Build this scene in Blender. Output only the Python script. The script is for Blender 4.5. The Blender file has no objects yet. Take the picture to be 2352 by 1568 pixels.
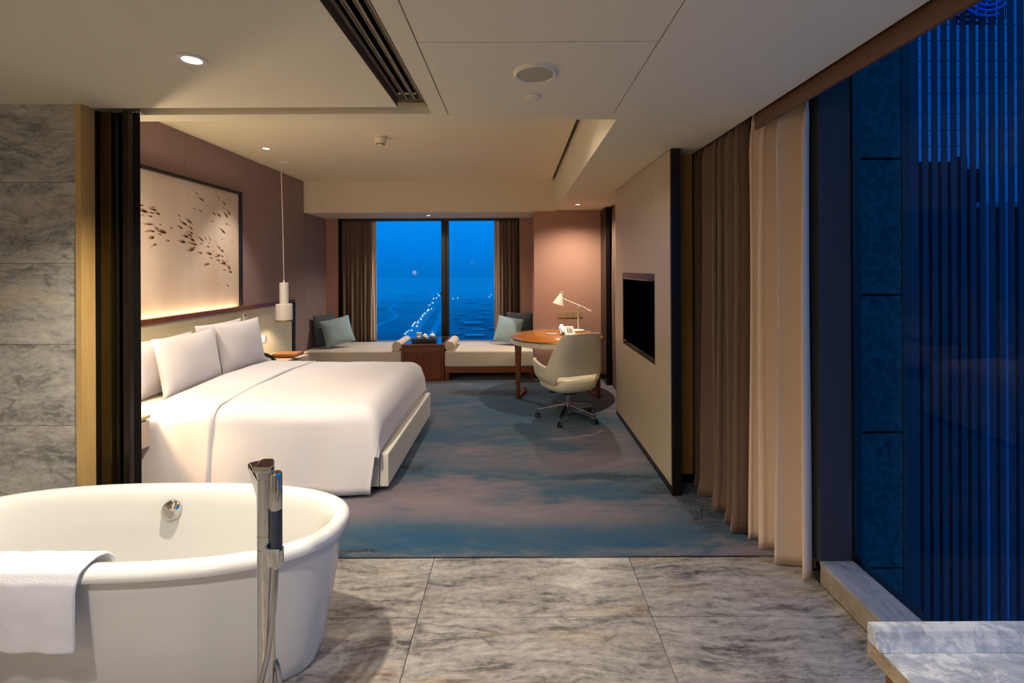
import bpy, bmesh, math, random
from math import sin, cos, pi, radians, sqrt
from mathutils import Vector, Matrix, noise

random.seed(7)
scene = bpy.context.scene
COL = scene.collection

# ------------------------------------------------------------------ camera
cam_d = bpy.data.cameras.new('camera')
cam = bpy.data.objects.new('camera', cam_d)
COL.objects.link(cam)
cam_d.sensor_width = 36.0
cam_d.lens = 1060.0 / 2352 * 36.0
cam_d.shift_x = -8 / 2352
cam_d.shift_y = -167 / 2352
cam_d.clip_start = 0.05
cam_d.clip_end = 20000
cam.matrix_world = Matrix.Translation((0, 0, 1.6)) @ Matrix.Rotation(pi / 2, 4, 'X') @ Matrix.Rotation(-0.0045, 4, 'Z')
scene.camera = cam

# ------------------------------------------------------------------ view
scene.view_settings.view_transform = 'Standard'
scene.view_settings.look = 'None'
scene.view_settings.gamma = 1.0
scene.view_settings.use_curve_mapping = False
scene.view_settings.exposure = 0.0
scene.cycles.max_bounces = 8
scene.cycles.diffuse_bounces = 5
scene.cycles.glossy_bounces = 4
scene.cycles.transparent_max_bounces = 8
scene.cycles.caustics_reflective = False
scene.cycles.caustics_refractive = False
scene.cycles.sample_clamp_indirect = 4.0
scene.cycles.use_denoising = True


def lin(c):
    return tuple((x / 255 / 12.92) if x / 255 <= 0.04045 else ((x / 255 + 0.055) / 1.055) ** 2.4 for x in c)


# ------------------------------------------------------------------ world: blue-hour sky
world = bpy.data.worlds.new('dusk_sky')
scene.world = world
world.use_nodes = True
wn = world.node_tree
wn.nodes.clear()
wo = wn.nodes.new('ShaderNodeOutputWorld')
wb = wn.nodes.new('ShaderNodeBackground')
wt = wn.nodes.new('ShaderNodeTexCoord')
ws = wn.nodes.new('ShaderNodeSeparateXYZ')
wr = wn.nodes.new('ShaderNodeValToRGB')
wm = wn.nodes.new('ShaderNodeMapRange')
wm.inputs['From Min'].default_value = -0.06
wm.inputs['From Max'].default_value = 0.14
wn.links.new(wt.outputs['Generated'], ws.inputs[0])
wn.links.new(ws.outputs['Z'], wm.inputs['Value'])
wn.links.new(wm.outputs[0], wr.inputs[0])
el = wr.color_ramp.elements
el[0].position = 0.0
el[0].color = (0.000, 0.125, 0.460, 1)
el[1].position = 1.0
el[1].color = (0.001, 0.235, 0.780, 1)
e = wr.color_ramp.elements.new(0.29)
e.color = (0.000, 0.146, 0.505, 1)
e = wr.color_ramp.elements.new(0.45)
e.color = (0.000, 0.170, 0.610, 1)
wn.links.new(wr.outputs[0], wb.inputs['Color'])
wb.inputs['Strength'].default_value = 1.2
wn.links.new(wb.outputs[0], wo.inputs[0])

WARM = (1.0, 0.80, 0.56)
NEUT = (1.0, 0.84, 0.64)
AMBER = (1.0, 0.60, 0.28)
SOFT = (1.0, 0.89, 0.76)

# power of each lamp (W): the visible fixtures are built further down
P_BATH = 215      # visible bathroom downlight over the tub
P_BATH2 = 44     # bathroom downlights behind the camera
P_BED = 72       # bedroom downlights
P_DESK = 145      # downlight over the desk
P_FILL = 26    # fill lamps added out of view behind the camera
P_ALC = 120       # downlight over the window bench


def spot(name, loc, power, color, angle=100, blend=0.6, radius=0.035, target=None, parent=None):
    d = bpy.data.lights.new(name, 'SPOT')
    d.energy = power
    d.color = color
    d.spot_size = radians(angle)
    d.spot_blend = blend
    d.shadow_soft_size = radius
    o = bpy.data.objects.new(name, d)
    COL.objects.link(o)
    o.location = loc
    if target is not None:
        dv = Vector(target) - Vector(loc)
        o.rotation_euler = dv.to_track_quat('-Z', 'Y').to_euler()
    return o


# bathroom
spot('spot_light', (-1.285, 1.838, 2.40), P_BATH, NEUT, 130, 0.7)
spot('spot_light', (0.20, 0.90, 2.42), P_BATH2 * 0.7, NEUT, 150, 0.8, 0.05)
spot('spot_light', (-1.30, 0.30, 2.42), P_BATH2 * 2.7, (1.0, 0.95, 0.89), 150, 0.8, 0.05)
spot('spot_light', (1.15, 0.45, 2.42), P_BATH2 * 0.55, SOFT, 78, 0.8, 0.05)
# bedroom tray ceiling
spot('spot_light', (-2.62, 4.86, 2.85), P_BED * 1.2, SOFT, 72, 0.7)
spot('spot_light', (-2.55, 3.35, 2.85), P_BED * 0.5, WARM, 95, 0.7)
spot('spot_light', (-1.35, 3.05, 2.85), P_BED * 0.75, SOFT, 90, 1.0, 0.08, target=(-2.45, 4.1, 0.8))
spot('spot_light', (-0.10, 3.25, 2.85), P_BED * 0.62, SOFT, 150, 0.9, 0.08)
# unseen fill lamps added behind the camera and the glow of the near bedside pendant
def lamp(name, loc, power, color, radius):
    d = bpy.data.lights.new(name, 'POINT')
    d.energy = power
    d.color = color
    d.shadow_soft_size = radius
    o = bpy.data.objects.new(name, d)
    COL.objects.link(o)
    o.location = loc
    return o


lamp('fill_light', (-1.60, -1.65, 1.85), P_FILL, WARM, 0.08)
lamp('fill_light', (0.20, -1.65, 1.85), P_FILL * 0.15, WARM, 0.08)
lamp('pendant_light', (-2.70, 2.98, 1.50), 42, WARM, 0.06)
# soffit and alcove
spot('spot_light', (0.819, 6.043, 2.41), P_DESK, NEUT, 150, 1.0, 0.03)
spot('spot_light', (-1.331, 7.07, 2.39), P_ALC, SOFT, 140, 0.8, 0.03)
# bedside pendants (the second one hangs over the near nightstand)
spot('spot_light', (-2.76, 5.50, 1.01), 12, WARM, 130, 0.5, 0.05)
spot('spot_light', (-2.76, 2.98, 1.01), 75, AMBER, 125, 0.4, 0.05)

# =================================================================== node helper
class NT:
    def __init__(self, name):
        self.m = bpy.data.materials.new(name)
        self.m.use_nodes = True
        self.t = self.m.node_tree
        self.t.nodes.clear()
        self.out = self.t.nodes.new('ShaderNodeOutputMaterial')

    def n(self, typ, props=None, out=0, **kw):
        nd = self.t.nodes.new('ShaderNode' + typ)
        if props:
            for k, v in props.items():
                setattr(nd, k, v)
        for k, v in kw.items():
            key = int(k[1:]) if k[0] == 'i' and k[1:].isdigit() else k.replace('_', ' ')
            s = nd.inputs[key]
            self.set(s, v)
        return nd

    def set(self, s, v):
        if isinstance(v, bpy.types.NodeSocket):
            self.t.links.new(v, s)
        elif isinstance(v, bpy.types.Node):
            self.t.links.new(v.outputs[0], s)
        else:
            if isinstance(v, tuple) and len(v) == 3 and s.type == 'RGBA':
                v = v + (1,)
            s.default_value = v

    def math(self, op, a, b=0.0, c=0.0, clamp=False):
        nd = self.t.nodes.new('ShaderNodeMath')
        nd.operation = op
        nd.use_clamp = clamp
        for i, v in enumerate((a, b, c)):
            self.set(nd.inputs[i], v)
        return nd.outputs[0]

    def mix(self, f, a, b, blend='MIX'):
        nd = self.t.nodes.new('ShaderNodeMix')
        nd.data_type = 'RGBA'
        nd.blend_type = blend
        nd.clamp_factor = True
        self.set(nd.inputs[0], f)
        self.set(nd.inputs[6], a)
        self.set(nd.inputs[7], b)
        return nd.outputs[2]

    def ramp(self, f, stops):
        nd = self.t.nodes.new('ShaderNodeValToRGB')
        self.set(nd.inputs[0], f)
        el = nd.color_ramp.elements
        while len(el) < len(stops):
            el.new(0.5)
        for q, (p, c) in zip(el, stops):
            q.position = p
            q.color = (c, c, c, 1) if isinstance(c, (int, float)) else tuple(c) + (1,)
        return nd.outputs[0]

    def mapping(self, vec, scale=(1, 1, 1), rot=(0, 0, 0), loc=(0, 0, 0)):
        nd = self.t.nodes.new('ShaderNodeMapping')
        self.set(nd.inputs['Vector'], vec)
        self.set(nd.inputs['Location'], loc)
        nd.inputs['Rotation'].default_value = rot
        nd.inputs['Scale'].default_value = scale
        return nd.outputs[0]

    def coord(self, which='Object'):
        return self.t.nodes.new('ShaderNodeTexCoord').outputs[which]

    def noise(self, vec, scale, detail=3, rough=0.5, dist=0.0, col=False):
        nd = self.n('TexNoise', Vector=vec, Scale=scale, Detail=detail, Roughness=rough, Distortion=dist)
        return nd.outputs[1 if col else 0]

    def bump(self, h, strength=0.3, dist=0.01):
        return self.n('Bump', Height=h, Strength=strength, Distance=dist).outputs[0]

    def pbr(self, color, rough=0.5, metal=0.0, spec=0.5, normal=None, coat=0.0, sheen=0.0, **kw):
        p = self.n('BsdfPrincipled')
        self.set(p.inputs['Base Color'], color)
        self.set(p.inputs['Roughness'], rough)
        self.set(p.inputs['Metallic'], metal)
        self.set(p.inputs['Specular IOR Level'], spec)
        if coat:
            p.inputs['Coat Weight'].default_value = coat
            p.inputs['Coat Roughness'].default_value = 0.05
        if sheen:
            p.inputs['Sheen Weight'].default_value = sheen
        if normal is not None:
            self.set(p.inputs['Normal'], normal)
        for k, v in kw.items():
            self.set(p.inputs[k.replace('_', ' ')], v)
        self.t.links.new(p.outputs[0], self.out.inputs[0])
        return self.m


def plain(name, rgb, rough=0.5, metal=0.0, spec=0.5, coat=0.0, var=0.04, vscale=3.0, bump=0.0, bscale=200):
    """painted / plastic / metal surface with a faint procedural variation"""
    t = NT(name)
    c = t.coord()
    f = t.noise(c, vscale, 2)
    b = lin(rgb)
    dk = tuple(x * (1 - var) for x in b)
    lt = tuple(min(1, x * (1 + var)) for x in b)
    col = t.mix(f, dk, lt)
    nrm = t.bump(t.noise(c, bscale, 2), bump, 0.002) if bump else None
    return t.pbr(col, rough, metal, spec, nrm, coat)


def fabric(name, rgb, scale=450, stretch=(1, 1, 1), rough=0.9, contrast=0.18, bump=0.25, sheen=0.2):
    t = NT(name)
    c = t.coord()
    v = t.mapping(c, stretch)
    f = t.noise(v, scale, 2, 0.6)
    f = t.ramp(f, [(0.35, 0.0), (0.65, 1.0)])
    b = lin(rgb)
    col = t.mix(f, tuple(x * (1 - contrast) for x in b), tuple(min(1, x * (1 + contrast)) for x in b))
    return t.pbr(col, rough, 0, 0.2, t.bump(f, bump, 0.002), 0, sheen)


def wood(name, a, b, grain='X', scale=6.0, rough=0.35, coat=0.0, stretch=14):
    t = NT(name)
    c = t.coord()
    s = {'X': (1, stretch, stretch), 'Y': (stretch, 1, stretch), 'Z': (stretch, stretch, 1)}[grain]
    v = t.mapping(c, s)
    f1 = t.noise(v, scale * 0.35, 4, 0.6, 0.6)
    f2 = t.noise(v, scale * 2.5, 3, 0.6)
    f = t.math('ADD', t.math('MULTIPLY', f1, 0.65), t.math('MULTIPLY', f2, 0.35))
    f = t.ramp(f, [(0.32, 0.0), (0.68, 1.0)])
    return t.pbr(t.mix(f, lin(a), lin(b)), rough, 0, 0.5, None, coat)


def marble(name, light, dark, axes='XY', scale=1.0, streak=4.0, angle=0.35, rough=0.2, vein=0.35, tan=0.2, cracks=0.35, lo=0.36, hi=0.68):
    """layered stone: streaks, cracked light veinlets and tan stains; each slab is shifted at random"""
    t = NT(name)
    c = t.coord()
    rnd = t.n('ObjectInfo').outputs['Random']
    if axes == 'XZ':
        c = t.mapping(c, (1, 1, 1), (radians(-90), 0, 0))
    if axes == 'YX':
        c = t.mapping(c, (1, 1, 1), (0, 0, radians(90)))
    off = t.n('CombineXYZ', X=t.math('MULTIPLY', rnd, 37.0), Y=t.math('MULTIPLY', rnd, 91.0), Z=0.0).outputs[0]
    c = t.n('VectorMath', {'operation': 'ADD'}, i0=c, i1=off).outputs[0]
    w = t.noise(c, 2.2 * scale, 3, 0.55, 0, True)
    w = t.n('VectorMath', {'operation': 'MULTIPLY_ADD'}, i0=w, i1=(0.16, 0.16, 0.0), i2=c).outputs[0]
    v = t.mapping(w, (1, streak, 1), (0, 0, -angle))
    f1 = t.noise(v, 1.9 * scale, 6, 0.66, 0.2)
    f2 = t.noise(v, 6.0 * scale, 6, 0.75, 0.35)
    f3 = t.noise(t.mapping(w, (1, 1.6, 1), (0, 0, -angle)), 22 * scale, 4, 0.7)
    f = t.math('ADD', t.math('ADD', t.math('MULTIPLY', f1, 0.42), t.math('MULTIPLY', f2, 0.34)), t.math('MULTIPLY', f3, 0.24))
    f = t.ramp(f, [(lo, 0.0), (0.5, 0.55), (hi, 1.0)])
    col = t.mix(f, lin(dark), lin(light))
    # fine white cracks
    vo = t.n('TexVoronoi', {'feature': 'DISTANCE_TO_EDGE'}, Vector=t.mapping(w, (1.0, 2.6, 1), (0, 0, 1.0)), Scale=19.0 * scale)
    ck = t.ramp(vo.outputs['Distance'], [(0.0, 1.0), (0.035, 0.0)])
    ck = t.math('MULTIPLY', ck, t.ramp(t.noise(c, 3.0 * scale, 3), [(0.42, 0.0), (0.62, cracks)]))
    col = t.mix(ck, col, tuple(min(1, x * 1.15) for x in lin(light)))
    # dark hair veins
    hv = t.n('TexVoronoi', {'feature': 'DISTANCE_TO_EDGE'}, Vector=t.mapping(w, (0.5, 2.6, 1), (0, 0, -angle)), Scale=3.2 * scale)
    hk = t.ramp(hv.outputs['Distance'], [(0.0, 1.0), (0.03, 0.0)])
    hk = t.math('MULTIPLY', hk, t.ramp(t.noise(c, 4.5 * scale, 3), [(0.5, 0.0), (0.66, vein)]))
    col = t.mix(hk, col, tuple(x * 0.35 for x in lin(dark)))
    st = t.ramp(t.noise(v, 1.1 * scale, 3, 0.5), [(0.56, 0.0), (0.72, tan)])
    col = t.mix(st, col, lin((196, 160, 110)))
    return t.pbr(col, rough, 0, 0.5)


def glass_pane(name, tint=(1, 1, 1), refl=0.35):
    t = NT(name)
    fr = t.math('MULTIPLY', t.n('Fresnel', IOR=1.45).outputs[0], refl)
    tr = t.n('BsdfTransparent', Color=tint)
    gl = t.n('BsdfGlossy', Color=(1, 1, 1), Roughness=0.0)
    mx = t.n('MixShader', i0=fr, i1=tr.outputs[0], i2=gl.outputs[0])
    t.t.links.new(mx.outputs[0], t.out.inputs[0])
    return t.m


def glow(name, rgb, strength):
    t = NT(name)
    e_ = t.n('Emission', Color=rgb, Strength=strength)
    t.t.links.new(e_.outputs[0], t.out.inputs[0])
    return t.m


# ------------------------------------------------------------------ materials
M = {}
M['ceiling'] = plain('ceiling_paint', (238, 227, 198), 0.75, 0, 0.3, var=0.02)
M['dark_void'] = plain('dark_void', (14, 13, 12), 0.8, 0, 0.1)
M['pocket'] = plain('pocket_paint', (38, 32, 28), 0.8, 0, 0.1)
M['wallcover'] = fabric('mauve_wallcovering', (152, 128, 124), 260, (1, 1, 0.15), 0.8, 0.05, 0.08, 0.0)
M['pink'] = fabric('rose_wallcovering', (168, 130, 116), 260, (1, 1, 0.15), 0.8, 0.04, 0.06, 0.0)
M['beam'] = plain('beam_paint', (226, 214, 190), 0.75, 0, 0.3, var=0.02)
M['bronze'] = plain('dark_bronze', (44, 36, 28), 0.32, 0.7, 0.5, var=0.1)
M['bronze_gloss'] = plain('polished_bronze', (70, 58, 30), 0.25, 0.85, 0.5, var=0.15)
M['black_frame'] = plain('black_frame', (20, 17, 15), 0.35, 0.2, 0.5)
M['oak'] = wood('oak_veneer', (176, 142, 84), (196, 164, 106), 'Z', 5, 0.45)
M['oak_dark'] = wood('oak_veneer_dark', (138, 104, 54), (160, 124, 68), 'Z', 5, 0.45)
M['panel'] = wood('pale_oak_panel', (172, 156, 132), (184, 170, 146), 'Z', 4, 0.4)
M['walnut'] = wood('walnut', (86, 44, 20), (132, 72, 34), 'X', 5, 0.3, 0.1)
M['walnut_z'] = wood('walnut_upright', (78, 38, 16), (128, 66, 30), 'Z', 5, 0.3, 0.1)
M['desk_top'] = wood('honey_walnut', (158, 92, 34), (196, 124, 54), 'X', 3, 0.22, 0.3)
M['nightstand_top'] = wood('light_oak_top', (190, 158, 116), (208, 178, 136), 'Y', 5, 0.4)
M['nightstand_body'] = wood('light_oak_body', (206, 158, 104), (222, 178, 124), 'Z', 5, 0.45)
M['taupe_lacquer'] = plain('taupe_lacquer', (196, 180, 164), 0.4)
M['leather'] = plain('ivory_leather', (222, 214, 190), 0.38, 0, 0.45, var=0.03, bump=0.12, bscale=350)
M['leather_base'] = plain('ivory_leather_base', (222, 218, 206), 0.4, 0, 0.45, var=0.03, bump=0.08, bscale=250)
M['headboard'] = plain('cream_leather', (206, 196, 166), 0.45, 0, 0.4, var=0.03, bump=0.05, bscale=250)
M['linen_white'] = fabric('white_cotton', (226, 223, 228), 90, (0.3, 1, 1), 0.85, 0.012, 0.05, 0.15)
M['sheet'] = fabric('white_sheet', (240, 236, 232), 200, (1, 1, 1), 0.85, 0.015, 0.04, 0.1)
M['seat_fabric'] = fabric('oatmeal_weave', (206, 192, 172), 160, (0.25, 1, 1.6), 0.9, 0.09, 0.2)
M['bolster'] = fabric('oatmeal_bolster', (216, 198, 172), 200, (1, 1, 1), 0.9, 0.06, 0.15)
M['teal'] = fabric('teal_linen', (146, 168, 174), 240, (1, 1, 1), 0.9, 0.08, 0.2)
M['slate'] = fabric('slate_linen', (72, 78, 84), 240, (1, 1, 1), 0.9, 0.1, 0.2)
M['brown_drape'] = fabric('taupe_drape', (112, 90, 76), 140, (1, 1, 3.0), 0.7, 0.22, 0.25)
M['cream_drape'] = fabric('cream_linen_drape', (222, 200, 178), 240, (1, 1, 2.0), 0.85, 0.04, 0.1)
M['tub'] = plain('white_acrylic', (230, 230, 226), 0.12, 0, 0.5, 0.3, var=0.01)
M['towel'] = fabric('white_terry', (232, 231, 236), 260, (1, 1, 1), 0.95, 0.03, 0.4, 0.4)
M['chrome'] = plain('chrome', (232, 230, 226), 0.06, 1.0, 0.5, var=0.01)
M['chrome_soft'] = plain('polished_aluminium', (196, 196, 198), 0.2, 1.0, 0.5, var=0.02)
M['handset_grip'] = plain('slate_grip', (46, 58, 72), 0.35, 0, 0.5)
M['brass'] = plain('brass', (186, 160, 96), 0.22, 1.0, 0.5)
M['white_lacquer'] = plain('white_lacquer', (238, 232, 220), 0.35, 0, 0.5, var=0.02)
M['desk_apron'] = plain('ivory_apron', (226, 222, 208), 0.4)
M['black_plastic'] = plain('black_plastic', (18, 18, 20), 0.3)
M['black_gloss'] = plain('black_gloss', (5, 5, 6), 0.06, 0, 0.5, 0.2)
M['screen'] = plain('screen_glass', (3, 3, 4), 0.65, 0, 0.0)
M['silver'] = plain('silver_plastic', (190, 184, 176), 0.35, 0.4)
M['key_white'] = plain('key_white', (206, 208, 214), 0.5)
M['porcelain'] = plain('porcelain', (244, 240, 228), 0.15, 0, 0.5, 0.3)
M['tray'] = plain('black_lacquer_tray', (34, 28, 26), 0.3)
M['smoked_glass'] = plain('smoked_glass', (8, 10, 14), 0.05, 0, 0.7, 0.5)
M['plate'] = plain('champagne_plate', (172, 146, 116), 0.4, 0.3)
M['plate_grey'] = plain('grey_plate', (170, 170, 176), 0.4, 0.1)
M['box_leather'] = plain('tan_leather_box', (150, 98, 46), 0.4)
M['canvas'] = None
M['stone_front'] = None
M['grout'] = plain('grout', (92, 88, 82), 0.9)
M['valance'] = wood('brown_valance', (92, 62, 44), (108, 76, 54), 'Y', 4, 0.5)
M['pillar'] = plain('charcoal_metal', (62, 60, 62), 0.6, 0.0, 0.2)
M['grille_metal'] = plain('grille_metal', (150, 138, 114), 0.4, 0.5)
M['grille_side'] = plain('slot_paint', (96, 76, 54), 0.7)
M['speaker_mesh'] = plain('speaker_mesh', (176, 168, 148), 0.7, bump=0.3, bscale=900)
M['marble_wall'] = marble('grey_marble_wall', (196, 194, 186), (110, 112, 112), 'XZ', 1.3, 3.2, 0.42, 0.22, 0.6, 0.35, 0.3, 0.40, 0.62)
M['marble_floor'] = marble('grey_marble_floor', (176, 172, 168), (70, 69, 72), 'XY', 1.0, 6.0, 0.40, 0.32, 0.65, 0.25, 0.4, 0.41, 0.60)
M['marble_sill'] = marble('grey_marble_sill', (168, 168, 170), (110, 112, 118), 'YX', 1.2, 7.0, 0.1, 0.2, 0.3, 0.1, 0.2)
M['marble_sill_face'] = marble('grey_marble_sill_face', (170, 156, 136), (112, 98, 82), 'YX', 2.0, 3.0, 0.1, 0.3, 0.3, 0.4, 0.4)
M['marble_vanity'] = marble('white_marble_vanity', (216, 218, 220), (76, 98, 130), 'XY', 2.0, 2.6, -0.6, 0.12, 0.5, 0.0, 0.25, 0.25, 0.56)
M['marble_edge'] = marble('marble_vanity_edge', (176, 160, 130), (98, 86, 68), 'YX', 4.0, 2.5, 0.6, 0.3, 0.4, 0.2, 0.2)
M['cabinet_brown'] = plain('brown_metal_frame', (112, 72, 42), 0.4, 0.2)
M['glass'] = glass_pane('window_glass', (0.97, 0.99, 1.0), 0.018)
M['lens'] = glow('lamp_lens', (1.0, 0.93, 0.82), 14.0)
M['led'] = glow('led_strip', (1.0, 0.72, 0.40), 45.0)
M['bulb'] = glow('lamp_bulb', (1.0, 0.95, 0.85), 22.0)


def carpet_material():
    t = NT('blotched_carpet')
    pos = t.n('NewGeometry').outputs['Position']
    big = t.noise(t.mapping(pos, (0.8, 2.2, 1)), 1.1, 4, 0.6, 0.3)
    med = t.noise(t.mapping(pos, (1.4, 4.5, 1)), 2.2, 4, 0.65, 0.2)
    fine = t.noise(pos, 160, 2, 0.7)
    grain = t.noise(pos, 420, 1, 0.5)
    sep = t.n('SeparateXYZ', Vector=pos)
    wob = t.noise(t.mapping(pos, (2.0, 4.0, 1)), 2.0, 4, 0.6)
    X = t.math('ADD', sep.outputs[0], t.math('MULTIPLY', t.math('SUBTRACT', wob, 0.5), 0.9))
    Y = t.math('ADD', sep.outputs[1], t.math('MULTIPLY', t.math('SUBTRACT', med, 0.5), 0.35))

    def blob(cx, cy, rx, ry, k):
        a = t.math('DIVIDE', t.math('SUBTRACT', X, cx), rx)
        b = t.math('DIVIDE', t.math('SUBTRACT', Y, cy), ry)
        r = t.math('ADD', t.math('MULTIPLY', a, a), t.math('MULTIPLY', b, b))
        return t.math('MULTIPLY', t.math('EXPONENT', t.math('MULTIPLY', r, -1.0)), k)

    def total(lst):
        s = None
        for q in lst:
            v = blob(*q)
            s = v if s is None else t.math('ADD', s, v)
        return s
    teal = total([(0.4, 2.72, 0.95, 0.12, 1.0), (-0.75, 2.74, 0.65, 0.16, 0.85), (0.75, 3.30, 0.55, 0.10, 0.7),
                  (-0.75, 4.40, 0.35, 0.25, 0.9), (-0.55, 3.62, 0.6, 0.10, 0.8), (0.35, 4.95, 0.9, 0.55, 0.8),
                  (0.1, 5.8, 0.9, 0.4, 0.7), (0.6, 3.55, 0.6, 0.07, 0.6), (0.2, 4.15, 0.7, 0.10, 0.5), (1.1, 2.95, 0.3, 0.2, 0.5)])
    mauve = total([(0.1, 3.02, 1.0, 0.13, 0.8), (-0.6, 3.25, 0.6, 0.2, 0.9), (0.4, 3.85, 0.7, 0.14, 0.8),
                   (-0.3, 4.1, 0.5, 0.12, 0.6), (1.25, 2.62, 0.25, 0.09, 0.9), (0.85, 4.3, 0.3, 0.3, 0.6), (1.2, 5.6, 0.3, 0.9, 0.9)])
    f = t.math('ADD', t.math('MULTIPLY', big, 0.5), t.math('MULTIPLY', med, 0.5))
    f = t.math('ADD', f, t.math('MULTIPLY', t.math('SUBTRACT', teal, mauve), 0.22))
    f = t.math('ADD', f, t.math('MULTIPLY', t.math('SUBTRACT', fine, 0.5), 0.42))
    base = t.ramp(f, [(0.26, lin((128, 116, 124))), (0.44, lin((104, 104, 116))), (0.60, lin((58, 88, 108))), (0.84, lin((22, 76, 112)))])
    dark = total([(0.78, 3.53, 0.42, 0.055, 1.0), (1.12, 3.28, 0.17, 0.13, 1.0), (1.25, 3.0, 0.12, 0.2, 1.0),
                  (-0.86, 3.72, 0.16, 0.07, 1.0), (-0.5, 5.95, 0.5, 0.16, 0.9), (-0.95, 2.60, 0.16, 0.05, 0.9), (0.15, 5.9, 0.35, 0.18, 0.7)])
    speck = t.noise(pos, 95, 3, 0.8)
    d = t.math('MULTIPLY', t.ramp(dark, [(0.15, 0.0), (0.8, 1.0)]), t.ramp(speck, [(0.42, 0.0), (0.52, 1.0)]))
    base = t.mix(d, base, lin((16, 22, 36)))
    base = t.mix(t.ramp(grain, [(0.3, 0.35), (0.7, 0.0)]), base, lin((30, 34, 44)))
    nrm = t.bump(fine, 0.5, 0.004)
    return t.pbr(base, 0.95, 0, 0.1, nrm, 0, 0.15)


M['carpet'] = carpet_material()


def canvas_material():
    t = NT('painted_canvas')
    c = t.coord()
    v = t.mapping(c, (1, 2.6, 0.35))
    f = t.noise(v, 1.2, 3, 0.45)
    f2 = t.noise(c, 1.2, 3, 0.5)
    col = t.mix(t.ramp(f, [(0.35, 0.0), (0.7, 1.0)]), lin((206, 186, 170)), lin((220, 204, 188)))
    col = t.mix(t.ramp(f2, [(0.5, 0.0), (0.75, 0.4)]), col, lin((196, 156, 110)))
    return t.pbr(col, 0.8, 0, 0.2)


M['canvas'] = canvas_material()


def stroke_material():
    t = NT('ink_stroke')
    a = t.n('Attribute', {'attribute_name': 'fade'})
    s = a.outputs['Fac']
    col = t.mix(t.ramp(s, [(0.2, 0.0), (0.8, 1.0)]), lin((190, 134, 76)), lin((52, 26, 16)))
    p = t.n('BsdfPrincipled', Base_Color=col, Roughness=0.8)
    tr = t.n('BsdfTransparent')
    mx = t.n('MixShader', i0=t.ramp(s, [(0.0, 0.0), (0.7, 1.0)]), i1=tr.outputs[0], i2=p.outputs[0])
    t.t.links.new(mx.outputs[0], t.out.inputs[0])
    return t.m


M['stroke'] = stroke_material()

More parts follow.
